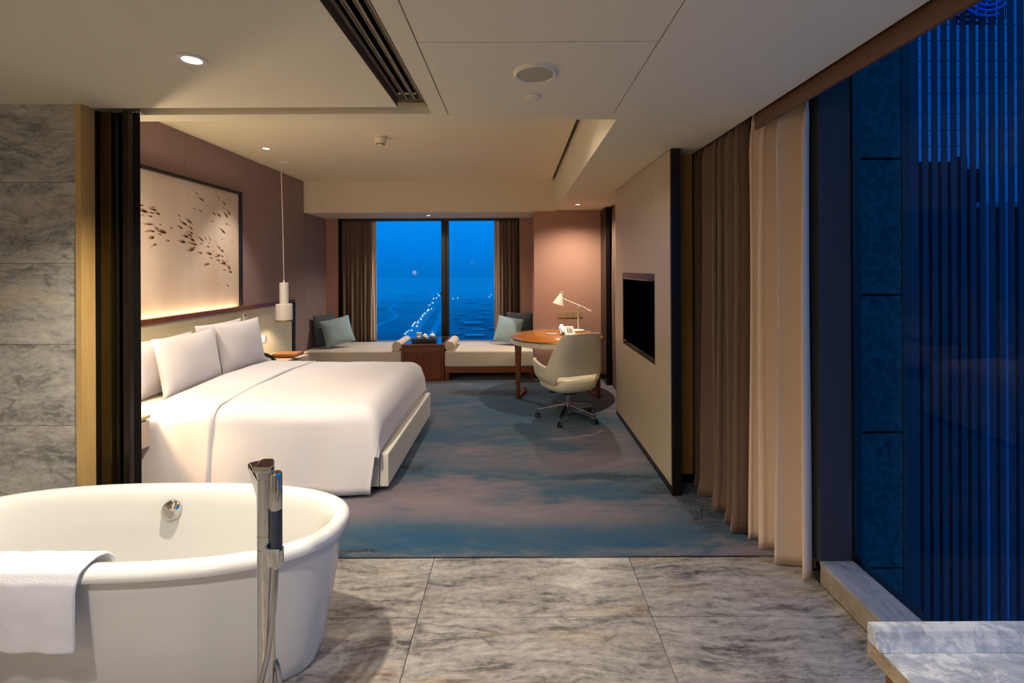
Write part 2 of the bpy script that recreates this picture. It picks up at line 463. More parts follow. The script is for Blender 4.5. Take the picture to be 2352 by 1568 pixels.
# =================================================================== geometry helpers
class B:
    """collects shapes in one bmesh"""
    def __init__(self):
        self.b = bmesh.new()

    def add(self, verts, faces):
        vs = [self.b.verts.new(v) for v in verts]
        for f in faces:
            try:
                self.b.faces.new([vs[i] for i in f])
            except ValueError:
                pass
        return vs

    def box(self, x0, x1, y0, y1, z0, z1, bev=0.0, mat=None, seg=2):
        t = bmesh.new()
        bmesh.ops.create_cube(t, size=1.0)
        for v in t.verts:
            v.co = Vector(((x0 + x1) / 2 + v.co.x * (x1 - x0), (y0 + y1) / 2 + v.co.y * (y1 - y0), (z0 + z1) / 2 + v.co.z * (z1 - z0)))
        if bev > 0:
            bmesh.ops.bevel(t, geom=t.edges[:], offset=bev, segments=seg, profile=0.6, affect='EDGES', clamp_overlap=True)
        self.merge(t, mat)
        return self

    def merge(self, t, mat=None):
        if mat is not None:
            bmesh.ops.transform(t, matrix=mat, verts=t.verts[:])
        m = {}
        for v in t.verts:
            m[v] = self.b.verts.new(v.co)
        for f in t.faces:
            try:
                self.b.faces.new([m[v] for v in f.verts])
            except ValueError:
                pass
        t.free()

    def lathe(self, prof, n=32, c=(0, 0, 0), mat=None):
        t = bmesh.new()
        rings = []
        for r, z in prof:
            if r < 1e-5:
                rings.append([t.verts.new((0, 0, z))])
            else:
                rings.append([t.verts.new((r * cos(2 * pi * i / n), r * sin(2 * pi * i / n), z)) for i in range(n)])
        for a, b in zip(rings, rings[1:]):
            for i in range(n):
                j = (i + 1) % n
                if len(a) == 1 and len(b) == 1:
                    continue
                if len(a) == 1:
                    t.faces.new((a[0], b[i], b[j]))
                elif len(b) == 1:
                    t.faces.new((a[i], b[0], a[j]))
                else:
                    t.faces.new((a[i], b[i], b[j], a[j]))
        mm = Matrix.Translation(c)
        if mat is not None:
            mm = mm @ mat
        self.merge(t, mm)
        return self

    def cyl(self, p0, p1, r0, r1=None, n=20):
        r1 = r0 if r1 is None else r1
        p0, p1 = Vector(p0), Vector(p1)
        d = p1 - p0
        L = d.length
        q = d.to_track_quat('Z', 'Y').to_matrix().to_4x4()
        return self.lathe([(0, 0), (r0, 0), (r1, L), (0, L)], n, p0, q)

    def tube(self, pts, r, n=10, cap=True):
        pts = [Vector(p) for p in pts]
        rr = r if isinstance(r, (list, tuple)) else [r] * len(pts)
        t = bmesh.new()
        rings = []
        up = Vector((0, 0, 1))
        for i, p in enumerate(pts):
            d = (pts[min(i + 1, len(pts) - 1)] - pts[max(i - 1, 0)]).normalized()
            a = d.cross(up)
            if a.length < 1e-3:
                a = d.cross(Vector((1, 0, 0)))
            a.normalize()
            b_ = d.cross(a).normalized()
            rings.append([t.verts.new(p + (a * cos(2 * pi * k / n) + b_ * sin(2 * pi * k / n)) * rr[i]) for k in range(n)])
        for a, b_ in zip(rings, rings[1:]):
            for k in range(n):
                t.faces.new((a[k], a[(k + 1) % n], b_[(k + 1) % n], b_[k]))
        if cap:
            t.faces.new(rings[0][::-1])
            t.faces.new(rings[-1])
        self.merge(t)
        return self

    def prism(self, poly, axis, a, b):
        """extrude 2-D polygon along axis between a and b; poly in the two other axes, in order"""
        def mk(p, w):
            if axis == 'X':
                return (w, p[0], p[1])
            if axis == 'Y':
                return (p[0], w, p[1])
            return (p[0], p[1], w)
        n = len(poly)
        vs = [mk(p, a) for p in poly] + [mk(p, b) for p in poly]
        fs = [list(range(n))[::-1], list(range(n, 2 * n))] + [[i, (i + 1) % n, n + (i + 1) % n, n + i] for i in range(n)]
        self.add(vs, fs)
        return self

    def grid(self, fn, nu, nv, wrap_u=False, flip=False):
        vs = [[self.b.verts.new(fn(i / nu, j / nv)) for j in range(nv + 1)] for i in range(nu if wrap_u else nu + 1)]
        L = len(vs)
        for i in range(nu if wrap_u else nu):
            for j in range(nv):
                q = [vs[i][j], vs[(i + 1) % L][j], vs[(i + 1) % L][j + 1], vs[i][j + 1]]
                self.b.faces.new(q[::-1] if flip else q)
        return self


def link(name, b, mat, parent=None, loc=(0, 0, 0), rot=None, smooth=False, angle=None, recalc=True):
    me = bpy.data.meshes.new(name)
    if recalc:
        bmesh.ops.recalc_face_normals(b.b, faces=b.b.faces[:])
    b.b.to_mesh(me)
    b.b.free()
    me.materials.append(mat)
    if smooth:
        me.polygons.foreach_set('use_smooth', [True] * len(me.polygons))
        if angle is not None:
            me.set_sharp_from_angle(angle=radians(angle))
    o = bpy.data.objects.new(name, me)
    COL.objects.link(o)
    o.location = loc
    if rot:
        o.rotation_euler = rot
    if parent:
        o.parent = parent
    return o


def tag(o, label, cat, group=None):
    o['label'] = label
    o['category'] = cat
    if group:
        o['group'] = group
    return o


def thing(name, label, cat, loc=(0, 0, 0), rz=0.0, group=None):
    o = bpy.data.objects.new(name, None)
    COL.objects.link(o)
    o.empty_display_size = 0.1
    o.location = loc
    o.rotation_euler = (0, 0, rz)
    return tag(o, label, cat, group)


def struct(name, b, mat, **kw):
    o = link(name, b, mat, **kw)
    if not kw.get('parent'):
        o['kind'] = 'structure'
    return o


def struct_empty(name):
    o = bpy.data.objects.new(name, None)
    COL.objects.link(o)
    o['kind'] = 'structure'
    return o


def copy_tree(o, parent=None, **kw):
    c = o.copy()
    COL.objects.link(c)
    if parent:
        c.parent = parent
    for ch in list(o.children):
        copy_tree(ch, c)
    return c


def modif(o, typ, **kw):
    m = o.modifiers.new(typ.lower(), typ)
    for k, v in kw.items():
        setattr(m, k, v)
    return m


# =================================================================== SETTING
XL = -3.07        # headboard wall
XG = 1.70         # window plane on the right
ZC = 2.44         # lower ceiling
ZT = 2.88         # tray ceiling
YC = 2.557        # carpet / marble line

# ---- marble floor: backing slab plus one object per tile
floor = struct('floor', B().box(XL, 1.74, -1.9, YC, -0.10, -0.016), M['grout'])
xs = [-3.07, -2.608, -1.532, -0.456, 0.620, 1.535]
ys = [-1.9, -0.88, -0.28, 0.32, 0.92, 1.52, 2.120, YC]
for i in range(len(xs) - 1):
    for j in range(len(ys) - 1):
        g = 0.0012
        link('marble_tile', B().box(xs[i] + g, xs[i + 1] - g, ys[j] + g, ys[j + 1] - g, -0.016, 0.0, 0.0012, seg=1), M['marble_floor'], floor)

# ---- carpeted bedroom floor
struct('floor_bedroom', B().box(XL, 1.74, YC + 0.004, 7.75, -0.10, 0.004, 0.003), M['carpet'])
struct('trim_1', B().box(-2.2, 1.345, YC - 0.003, YC + 0.004, -0.02, 0.003), M['black_frame'])

# ---- headboard wall with wallcovering panels
wl = struct('wall_left', B().box(XL - 0.2, XL - 0.012, -1.9, 7.9, -0.1, 3.0), M['dark_void'])
link('bathroom_lining', B().box(XL - 0.012, XL, -1.9, 2.33, 0, 2.44), M['marble_wall'], wl)
yy = [2.60, 3.44, 4.29, 5.12, 5.97, 6.72, 7.60]
for a, b in zip(yy, yy[1:]):
    link('wall_panel', B().box(XL - 0.012, XL, a + 0.0015, b - 0.0015, 0.0, ZT), M['wallcover'], wl)

# ---- marble wall beside the tub
ml = struct('wall_marble', B().box(XL, -2.21, 2.345, 2.60, 0, ZC + 0.02), M['grout'])
zl = [0.0, 0.408, 0.818, 1.228, 1.638, 2.048, 2.441]
for a, b in zip(zl, zl[1:]):
    link('marble_slab', B().box(XL, -2.213, 2.33, 2.345, a + 0.001, b - 0.001, 0.0012, seg=1), M['marble_wall'], ml)

# ---- oak jamb and stacked sliding door
jb = struct('trim_2', B().box(-2.213, -2.185, 2.322, 2.40, 0, ZC), M['oak'])
dr = struct_empty('door_1')
link('pocket_lining', B().box(-2.20, -2.03, 2.455, 2.50, 0, ZC), M['dark_void'], dr)
link('door_stile', B().box(-2.166, -2.108, 2.405, 2.455, 0.005, 2.43, 0.004), M['bronze_gloss'], dr)
link('door_stile', B().box(-2.19, -2.166, 2.40, 2.42, 0.005, 2.43), M['dark_void'], dr)  # near-black strip standing in for the shaded gap beside the jamb
link('door_stile', B().box(-2.106, -2.088, 2.425, 2.455, 0.005, 2.43, 0.003), M['bronze'], dr)
link('door_stile', B().box(-2.078, -2.043, 2.44, 2.50, 0.005, 2.43, 0.003), M['bronze'], dr)
link('door_edge', B().box(-2.043, -2.012, 2.40, 2.43, 0.005, 2.43, 0.003), M['bronze'], dr)
tr = B()
tr.box(-2.06, -1.97, 2.43, 2.455, 2.43, 2.452)
for k in range(4):
    tr.cyl((-2.03 + 0.018 * k, 2.425, 2.436), (-2.03 + 0.018 * k, 2.432, 2.436), 0.006, n=10)
link('track_roller', tr, M['chrome_soft'], dr)

# ---- ceiling (lower plane with slots), tray, beam
ce = B()
ce.box(XL, -0.608, -1.9, 2.39, ZC, 2.50)                 # over the tub
ce.box(-0.450, -0.3645, -1.9, 2.513, ZC, 2.50)
ce.box(0.5385, 1.31, -1.9, 2.605, ZC, 2.50)
ce.box(XL, -0.466, 2.495, 2.605, ZC, 2.50)
ce.box(-0.466, 0.5385, 2.5165, 2.605, ZC, 2.50)
ce.box(-0.466, -0.450, 2.49, 2.5165, ZC, 2.50)
ce.box(XL, -2.2, 2.39, 2.495, ZC, 2.50)
ce.box(0.575, 1.31, 2.605, 6.72, ZC, 2.50)               # soffit on the right
ce.box(XL - 0.1, 1.305, -1.9, 2.60, 2.545, 2.56)           # board above the slots
ceil = struct('ceiling', ce, M['ceiling'])
for (a, b) in ((0.9, 1.7085), (1.7125, 2.5135)):
    link('access_panel', B().box(-0.359, 0.533, a + 0.0005, b - 0.0005, ZC, 2.46), M['ceiling'], ceil)
link('access_panel', B().box(-0.359, 0.533, -1.9, 0.898, ZC, 2.46), M['ceiling'], ceil)
link('tray_ceiling', B().box(XL, 0.530, 2.60, 6.74, ZT, 2.92), M['ceiling'], ceil)
tf = B()
tf.box(0.575, 0.60, 2.605, 6.72, 2.50, 2.93)
tf.box(XL, 0.575, 2.58, 2.605, 2.50, 2.93)
link('tray_side', tf, M['ceiling'], ceil)
link('shadow_gap', B().box(0.50, 0.60, 2.605, 6.74, 2.925, 2.945), M['grille_side'], ceil)
link('window_beam', B().box(XL, 0.576, 6.70, 7.75, 2.425, 2.93), M['beam'], ceil)
link('far_soffit', B().box(0.576, 1.31, 6.715, 7.75, 2.435, 2.93), M['beam'], ceil)
link('added_blocker_slab', B().box(XL - 0.2, 1.9, -1.95, 7.9, 3.0, 3.1), M['dark_void'], ceil)  # unseen slab added above the ceiling to keep outside light out
link('curtain_pocket', B().box(1.30, 1.75, -1.95, 7.9, 2.62, 2.66), M['pocket'], ceil)

# ---- linear air grille beside the access panels
gr = thing('air_grille', 'long dark linear air grille recessed in the bathroom ceiling', 'vent', (-0.53, 1.2, ZC))
def lg(name, m, x0, x1, z0, z1, y0=-3.1, y1=1.185):
    return link(name, B().box(x0, x1, y0, y1, z0, z1), m, gr)
lg('side_plate', M['grille_side'], -0.0775, -0.0745, 0.0, 0.075)
lg('side_plate', M['grille_side'], 0.0755, 0.0785, 0.0, 0.075)
lg('backing', M['dark_void'], -0.0745, 0.0755, 0.072, 0.078)
lg('frame_rail', M['grille_metal'], -0.0725, -0.058, 0.036, 0.042)
for k, x in enumerate((-0.030, 0.012, 0.050)):
    bl = B()
    bl.prism([(x - 0.016, 0.046), (x - 0.012, 0.046), (x + 0.010, 0.026), (x + 0.014, 0.026), (x + 0.014, 0.032), (x - 0.010, 0.054), (x - 0.016, 0.054)], 'Y', -3.1, 1.17)
    link('blade', bl, M['grille_metal'], gr)
eb = B()
for k in range(3):
    eb.box(-0.0745, 0.0755 - 0.006 * k, 1.172 - 0.014 * k - 0.006, 1.172 - 0.014 * k, 0.026 + 0.005 * k, 0.034 + 0.005 * k)
link('end_frame', eb, M['grille_metal'], gr)

# ---- far end: piers, rose wall, alcove
struct('wall_back', B().box(XL - 0.2, -2.865, 7.48, 7.80, 0, 2.45).box(0.0635, 0.275, 7.48, 7.80, 0, 2.45).box(XL - 0.2, 0.3, 7.62, 7.80, 0, 0.40).box(-2.865, 0.07, 7.60, 7.80, 2.43, 2.95).box(-2.865, -2.74, 7.62, 7.80, 0.4, 2.43).box(-0.06, 0.0635, 7.62, 7.80, 0.4, 2.43), M['pink'])
struct('wall_desk', B().box(0.27, 1.75, 6.69, 7.75, 0, 2.433).box(1.312, 1.75, 6.73, 7.75, 2.433, 3.0), M['pink'])
struct('trim_3', B().box(1.236, 1.29, 6.30, 6.70, 0.0, 2.435), M['bronze'])
struct('baseboard_desk', B().box(0.275, 1.236, 6.678, 6.692, 0.0, 0.075), M['black_frame'])
struct('wall_right', B().box(1.72, 1.755, 2.42, 7.9, -0.1, 3.0), M['pocket'])
struct('wall_bathroom', B().box(XL - 0.2, 1.9, -2.0, -1.9, -0.1, 3.0), M['panel'])
struct('wall_upper', B().box(1.722, 1.75, -1.9, 2.42, 2.66, 3.0).box(1.722, 1.75, -1.9, 2.42, -3.2, 0.02), M['pillar'])

# ---- main window
w1 = struct_empty('window_1')
link('glass_pane', B().box(-2.74, -1.205, 7.640, 7.646, 0.40, 2.43), M['glass'], w1)
link('glass_pane', B().box(-1.10, -0.06, 7.640, 7.646, 0.40, 2.43), M['glass'], w1)
link('mullion', B().box(-1.215, -1.14, 7.56, 7.67, 0.40, 2.43, 0.004), M['bronze'], w1)
link('mullion', B().box(-1.14, -1.10, 7.585, 7.67, 0.40, 2.43), M['black_frame'], w1)
link('head_frame', B().box(-2.865, 0.0635, 7.50, 7.66, 2.395, 2.43), M['black_frame'], w1)
link('window_sill', B().box(-2.865, 0.0635, 7.48, 7.66, 0.38, 0.402), M['black_frame'], w1)
link('side_frame', B().box(-2.868, -2.855, 7.475, 7.66, 0.40, 2.43), M['bronze'], w1)
link('side_frame', B().box(0.052, 0.0655, 7.475, 7.66, 0.40, 2.43), M['bronze'], w1)

# ---- right-hand window beside the bathroom
w2 = struct_empty('window_2')
link('glass_pane', B().box(1.712, 1.718, -1.9, 2.33, 0.06, 2.66), M['glass'], w2)
link('frame_pillar', B().box(1.535, 1.70, 2.335, 2.42, 0.10, 2.62, 0.002), M['pillar'], w2)
link('outer_frame', B().box(1.70, 1.742, 2.325, 2.42, 0.05, 2.66), M['black_frame'], w2)
link('bottom_frame', B().box(1.702, 1.745, -1.9, 2.335, 0.02, 0.118), M['black_frame'], w2)
link('sill_slab', B().box(1.533, 1.702, -1.9, 2.335, 0.095, 0.115, 0.002), M['marble_sill'], w2)
for k in range(6):
    a = 2.335 - 0.70 * k
    link('sill_face', B().box(1.536, 1.60, max(a - 0.698, -1.9), a, 0.0, 0.095), M['marble_sill_face'], w2)
struct('trim_4', B().box(1.345, 1.362, -1.9, 2.59, 2.373, 2.62), M['valance'])
struct('trim_5', B().box(1.305, 1.312, -1.9, 6.7, ZC + 0.002, 2.62), M['pocket'])

# ---- television partition
pw = struct('wall_partition', B().box(1.112, 1.158, 3.25, 5.03, 0, ZC - 0.004), M['black_frame'])
PX0, PX1 = 1.090, 1.112
def board(y0, y1, z0, z1):
    return link('panel_board', B().box(PX0, PX1, y0 + 0.0012, y1 - 0.0012, z0, z1, 0.0008, seg=1), M['panel'], pw)
TY0, TY1, TZ0, TZ1 = 3.615, 4.700, 0.840, 1.556
board(3.253, TY0, 0.068, 2.432)
board(TY0, TY1, 0.068, TZ0)
board(TY0, TY1, TZ1, 2.432)
board(TY1, 5.03, 0.068, 2.432)
link('baseboard', B().box(PX0 + 0.006, PX1, 3.253, 5.028, 0.0, 0.066), M['black_frame'], pw)
link('end_post', B().box(PX0 + 0.004, 1.160, 3.236, 3.252, 0.0, 2.436, 0.001), M['bronze'], pw)
link('end_post', B().box(PX0 + 0.004, 1.160, 5.030, 5.040, 0.0, 2.436, 0.001), M['bronze'], pw)
link('return_panel', B().box(1.160, 1.318, 3.42, 3.45, 0.075, 2.436), M['oak_dark'], pw)
link('return_base', B().box(1.160, 1.318, 3.425, 3.45, 0.0, 0.075), M['black_frame'], pw)
link('return_side', B().box(1.312, 1.320, 3.42, 5.03, 0.0, 2.436), M['dark_void'], pw)

tv = thing('television', 'black flat television recessed in the pale oak partition', 'television', (1.09, (TY0 + TY1) / 2, TZ0))
hw = (TY1 - TY0) / 2
hh = TZ1 - TZ0
fb = B()
for (a, b, c, d) in ((-hw, hw, 0, 0.014), (-hw, hw, hh - 0.05, hh), (-hw, -hw + 0.014, 0.014, hh - 0.05), (hw - 0.014, hw, 0.014, hh - 0.05)):
    fb.box(0.001, 0.0215, a + 0.001, b - 0.001, c + 0.001, d - 0.001)
link('niche_frame', fb, M['bronze'], tv)
bz = B()
for (a, b, c, d) in ((-hw + .016, hw - .016, 0.016, 0.045), (-hw + .016, hw - .016, hh - 0.064, hh - 0.052), (-hw + .016, -hw + 0.03, 0.045, hh - 0.064), (hw - 0.03, hw - .016, 0.045, hh - 0.064)):
    bz.box(0.004, 0.021, a, b, c, d, 0.002)
link('bezel', bz, M['black_gloss'], tv)
link('screen', B().box(0.012, 0.020, -hw + 0.03, hw - 0.03, 0.045, hh - 0.064), M['screen'], tv)

# =================================================================== CEILING FITTINGS
def downlight(x, y, z, r, label):
    t = thing('downlight', label, 'downlight', (x, y, z))
    link('trim_ring', B().lathe([(r * 0.62, 0.0), (r * 0.66, -0.004), (r * 0.78, -0.006), (r, -0.004), (r, 0.0), (r * 0.9, 0.001)], 40), M['white_lacquer'], t, smooth=True, angle=40)
    link('lamp_lens', B().lathe([(0, -0.0025), (r * 0.60, -0.0025), (r * 0.60, 0.004), (0, 0.004)], 32), M['lens'], t)
    return t


downlight(-1.285, 1.838, ZC - 0.001, 0.054, 'round lit downlight in the bathroom ceiling above the bathtub')
downlight(-2.62, 4.86, ZT - 0.001, 0.050, 'small lit downlight in the raised bedroom ceiling above the bed pillows')
downlight(0.819, 6.043, ZC - 0.001, 0.045, 'small lit downlight in the soffit above the round desk')
downlight(-1.331, 7.07, 2.424, 0.045, 'small lit downlight above the tea cabinet by the far window')

sp = thing('ceiling_speaker', 'large round off white speaker set in the ceiling access panel', 'speaker', (0.09, 1.98, ZC))
link('trim_ring', B().lathe([(0.076, 0.004), (0.077, -0.010), (0.084, -0.013), (0.094, -0.006), (0.0985, 0.0), (0.0985, 0.003)], 48), M['ceiling'], sp, smooth=True, angle=50)
link('speaker_grille', B().lathe([(0, -0.010), (0.03, -0.010), (0.06, -0.0095), (0.075, -0.0085), (0.075, 0.003)], 48), M['speaker_mesh'], sp, smooth=True, angle=60)
tag(link('sprinkler_cover', B().lathe([(0, -0.007), (0.036, -0.007), (0.040, -0.004), (0.0405, -0.001), (0.030, 0.0), (0, 0.0)], 40), M['ceiling'], loc=(0.09, 2.255, ZC), smooth=True, angle=40),
    'small round cover plate in the ceiling behind the large speaker', 'cover plate')

sm = thing('smoke_detector', 'white smoke detector hanging from the raised bedroom ceiling', 'smoke detector', (-1.297, 4.45, ZT))
link('base_ring', B().lathe([(0, 0), (0.060, 0), (0.060, -0.010), (0.052, -0.013), (0, -0.013)], 32), M['ceiling'], sm, smooth=True, angle=40)
link('body', B().lathe([(0.0, -0.016), (0.056, -0.016), (0.055, -0.06), (0.048, -0.068), (0.038, -0.070), (0, -0.07)], 32), M['ceiling'], sm, smooth=True, angle=40)
link('nose', B().lathe([(0.036, -0.07), (0.034, -0.084), (0.028, -0.090), (0, -0.090)], 24), M['ceiling'], sm, smooth=True, angle=40)
for k in range(10):
    a = 2 * pi * k / 10
    link('vent_slot', B().box(-0.007, 0.007, -0.003, 0.002, -0.081, -0.073, mat=Matrix.Translation((0.035 * sin(a), -0.035 * cos(a), 0)) @ Matrix.Rotation(a, 4, 'Z')), M['black_plastic'], sm)

# =================================================================== BATHTUB
TX, TY, TA, TB = -1.595, 1.915, 0.885, 0.338
def sup(th, a, b, n=2.5):
    c, s = cos(th), sin(th)
    return (math.copysign(abs(c) ** (2 / n), c) * a, math.copysign(abs(s) ** (2 / n), s) * b)
tub = thing('bathtub', 'freestanding white oval bathtub on the marble floor', 'bathtub', (TX, TY, 0))
NSEG = 96
def tub_rings(prof):
    b = B()
    rows = []
    for ins, z in prof:
        row = []
        for k in range(NSEG):
            th = 2 * pi * k / NSEG
            x, y = sup(th, TA - ins, max(TB - ins, 0.02))
            row.append(b.b.verts.new((x, y, z)))
        rows.append(row)
    for r0, r1 in zip(rows, rows[1:]):
        for k in range(NSEG):
            b.b.faces.new((r0[k], r0[(k + 1) % NSEG], r1[(k + 1) % NSEG], r1[k]))
    return b, rows
b, rows = tub_rings([(0.125, 0.0), (0.115, 0.012), (0.100, 0.07), (0.078, 0.18), (0.055, 0.32), (0.034, 0.45), (0.022, 0.512), (0.022, 0.520)])
link('tub_shell', b, M['tub'], tub, smooth=True, angle=50)
b, rows = tub_rings([(0.024, 0.520), (0.006, 0.521), (-0.002, 0.530), (-0.002, 0.545), (0.006, 0.563), (0.020, 0.573), (0.036, 0.575), (0.052, 0.571), (0.064, 0.560), (0.074, 0.54), (0.082, 0.50),
                     (0.095, 0.40), (0.112, 0.27), (0.135, 0.19), (0.17, 0.145), (0.22, 0.13), (0.30, 0.125)])
b.b.faces.new(rows[-1])
link('basin_rim', b, M['tub'], tub, smooth=True, angle=50)
ov = B()
ov.lathe([(0, 0.026), (0.034, 0.024), (0.042, 0.014), (0.045, 0.0)], 32, (-0.02, TB - 0.090, 0.478), Matrix.Rotation(radians(84), 4, 'X'))
ovo = link('overflow_knob', ov, M['chrome'], tub, smooth=True, angle=60)
ov2 = B()
ov2.box(-0.012, 0.012, -0.004, 0.004, -0.030, 0.030, 0.002, Matrix.Translation((-0.02, TB - 0.114, 0.479)) @ Matrix.Rotation(radians(-40), 4, 'Y'))
link('overflow_grip', ov2, M['chrome'], ovo)
bm_ = B()
for k in range(4):
    bm_.prism([(-0.010 + 0.006 * k, -0.003), (-0.006 + 0.006 * k, -0.003), (-0.004 + 0.006 * k, 0.003), (-0.007 + 0.006 * k, 0.003)], 'Z', 0.5755, 0.5762)
link('maker_mark', bm_, M['plate_grey'], tub, loc=(0.03, TB - 0.040, 0))

# towel draped over the near rim
def towel_fn(u, v):
    path = [(1.735, 0.43), (1.700, 0.505), (1.684, 0.558), (1.662, 0.584), (1.634, 0.593), (1.600, 0.590), (1.568, 0.575), (1.557, 0.545), (1.553, 0.50), (1.556, 0.43), (1.562, 0.36), (1.566, 0.305)]
    p = v * (len(path) - 1)
    i = min(int(p), len(path) - 2)
    f = p - i
    y = path[i][0] * (1 - f) + path[i + 1][0] * f
    z = path[i][1] * (1 - f) + path[i + 1][1] * f
    x = -2.02 + 0.545 * u
    x += 0.035 * (v - 0.35) * -1.0 * u
    hang = max(0, v - 0.6)
    y -= 0.012 * hang * (1 + sin(9 * u + 0.6)) + 0.006 * hang * sin(23 * u)
    z -= 0.012 * hang * sin(5 * u + 1.2)
    nv = noise.noise(Vector((x * 18, y * 18, z * 18))) * 0.0025
    return (x, y + nv, z + nv)
tw = B().grid(towel_fn, 36, 44)
two = tag(link('bath_towel', tw, M['towel'], smooth=True), 'white terry bath towel draped over the near rim of the bathtub', 'towel')
modif(two, 'SOLIDIFY', thickness=0.014, offset=0.0)
modif(two, 'SUBSURF', levels=1, render_levels=1)

# floor-standing tub filler
FX, FY = -0.815, 1.50
tf_ = thing('tub_filler', 'chrome floor standing bath filler in front of the tub', 'tap', (FX, FY, 0))
link('column', B().lathe([(0, 0), (0.055, 0), (0.055, 0.012), (0.026, 0.016), (0.026, 0.70), (0.0245, 0.702), (0.0245, 0.707), (0.026, 0.709), (0.026, 0.742), (0.0245, 0.744), (0.0245, 0.748), (0.026, 0.750), (0.026, 0.925), (0.024, 0.927), (0.024, 0.933), (0.026, 0.935), (0.026, 0.955), (0, 0.955)], 40), M['chrome'], tf_, smooth=True, angle=30)
sb = B()
sb.prism([(0.0, 0.838), (0.0, 0.918), (0.215, 0.908), (0.222, 0.900), (0.215, 0.884)], 'Y', -0.021, 0.021)
spt = link('spout', sb, M['chrome'], tf_, rot=(0, 0, radians(128)))
modif(spt, 'BEVEL', width=0.007, segments=3)
hd = B()
hd.prism([(-0.030, -0.026), (-0.010, -0.031), (0.012, -0.033), (0.030, -0.028), (0.034, -0.012), (0.026, 0.006), (0.014, 0.030), (0.002, 0.044), (-0.020, 0.046), (-0.034, 0.040), (-0.036, 0.026), (-0.030, 0.008), (-0.028, -0.010)], 'Z', 0.953, 0.970)
ho = link('lever_handle', hd, M['chrome'], tf_)
modif(ho, 'BEVEL', width=0.004, segments=3)
hs = B()
hs.lathe([(0, 0.83), (0.0175, 0.83), (0.0185, 0.835), (0.0185, 0.942), (0.016, 0.948), (0, 0.948)], 28, (0.040, -0.012, 0))
hso = link('hand_shower', hs, M['chrome'], tf_, smooth=True, angle=40)
link('grip', B().lathe([(0, 0.70), (0.0165, 0.70), (0.018, 0.704), (0.018, 0.83), (0, 0.83)], 28, (0.040, -0.012, 0)), M['handset_grip'], hso, smooth=True, angle=40)
br = B()
br.prism([(0.0, -0.024), (0.022, -0.034), (0.060, -0.034), (0.060, -0.030), (0.024, -0.029), (0.010, -0.018)], 'Z', 0.655, 0.712)
br.lathe([(0.019, 0.655), (0.022, 0.655), (0.022, 0.70), (0.019, 0.70)], 24, (0.040, -0.012, 0))
br.lathe([(0, 0.64), (0.011, 0.64), (0.013, 0.70), (0, 0.70)], 20, (0.040, -0.012, 0))
link('cradle', br, M['chrome'], tf_, smooth=True, angle=30)
hp = []
for k in range(121):
    s = k / 120
    ctrl = [(0.040, -0.012, 0.645), (0.040, -0.030, 0.52), (0.022, -0.034, 0.38), (-0.004, -0.034, 0.27), (-0.028, -0.034, 0.15), (-0.015, -0.045, 0.05), (0.025, -0.045, 0.035), (0.052, -0.028, 0.08), (0.050, -0.006, 0.20), (0.036, 0.004, 0.29), (0.024, 0.004, 0.33)]
    p = s * (len(ctrl) - 1)
    i = min(int(p), len(ctrl) - 2)
    f = p - i
    q = [Vector(ctrl[max(0, min(len(ctrl) - 1, i + d))]) for d in (-1, 0, 1, 2)]
    v = 0.5 * ((2 * q[1]) + (-q[0] + q[2]) * f + (2 * q[0] - 5 * q[1] + 4 * q[2] - q[3]) * f * f + (-q[0] + 3 * q[1] - 3 * q[2] + q[3]) * f ** 3)
    hp.append(v)
# ribbed metal hose: radius pulses along the length
dense, rad = [], []
for i in range(len(hp) - 1):
    for s in range(4):
        dense.append(hp[i].lerp(hp[i + 1], s / 4))
        rad.append(0.0082 if s % 2 == 0 else 0.0066)
link('hose', B().tube(dense, rad, 10), M['chrome_soft'], tf_, smooth=True)

# =================================================================== VANITY (near right corner)
va = thing('vanity_counter', 'marble topped vanity cabinet at the bottom right corner', 'vanity', (0.71, 0.0, 0))
link('countertop', B().box(0.0, 0.85, 0.05, 0.930, 0.824, 0.850, 0.002), M['marble_vanity'], va)
link('counter_edge', B().box(-0.004, 0.0, 0.05, 0.930, 0.821, 0.8495), M['marble_edge'], va)
lp = B()
lp.prism([(0.930, 0.8505), (0.930, 0.886), (0.9175, 0.886), (0.912, 0.880), (0.908, 0.868), (0.900, 0.856), (0.8965, 0.8505)], 'X', -0.004, 0.85)
link('back_lip', lp, M['marble_vanity'], va)
link('end_frame', B().box(0.012, 0.04, 0.86, 0.905, 0.0, 0.823).box(0.012, 0.04, 0.05, 0.86, 0.775, 0.823).box(0.012, 0.04, 0.05, 0.86, 0.0, 0.06), M['cabinet_brown'], va)
link('end_panel', B().box(0.030, 0.050, 0.05, 0.852, 0.062, 0.772), M['oak'], va)
link('cabinet_body', B().box(0.05, 0.82, 0.06, 0.90, 0.0, 0.823), M['oak_dark'], va)

# =================================================================== BED
BX1 = -0.915       # outer face of the footboard
BY0, BY1 = 3.30, 4.94
bed = thing('bed', 'wide bed with ivory leather base against the headboard wall', 'bed', (-2.0, 4.12, 0))
def bl_(name, m, x0, x1, y0, y1, z0, z1, bev=0.0):
    return link(name, B().box(x0 + 2.0, x1 + 2.0, y0 - 4.12, y1 - 4.12, z0, z1, bev), m, bed)
bl_('footboard', M['leather_base'], -0.978, BX1, BY0, BY1, 0.045, 0.282, 0.010)
bl_('side_rail', M['leather_base'], -2.98, -0.982, BY0, BY0 + 0.05, 0.045, 0.276, 0.008)
bl_('side_rail', M['leather_base'], -2.98, -0.982, BY1 - 0.05, BY1, 0.045, 0.276, 0.008)
bl_('plinth', M['black_frame'], -2.95, -1.00, BY0 + 0.06, BY1 - 0.06, 0.004, 0.06)
bl_('box_spring', M['sheet'], -2.98, -0.985, BY0 + 0.055, BY1 - 0.055, 0.06, 0.33, 0.02)
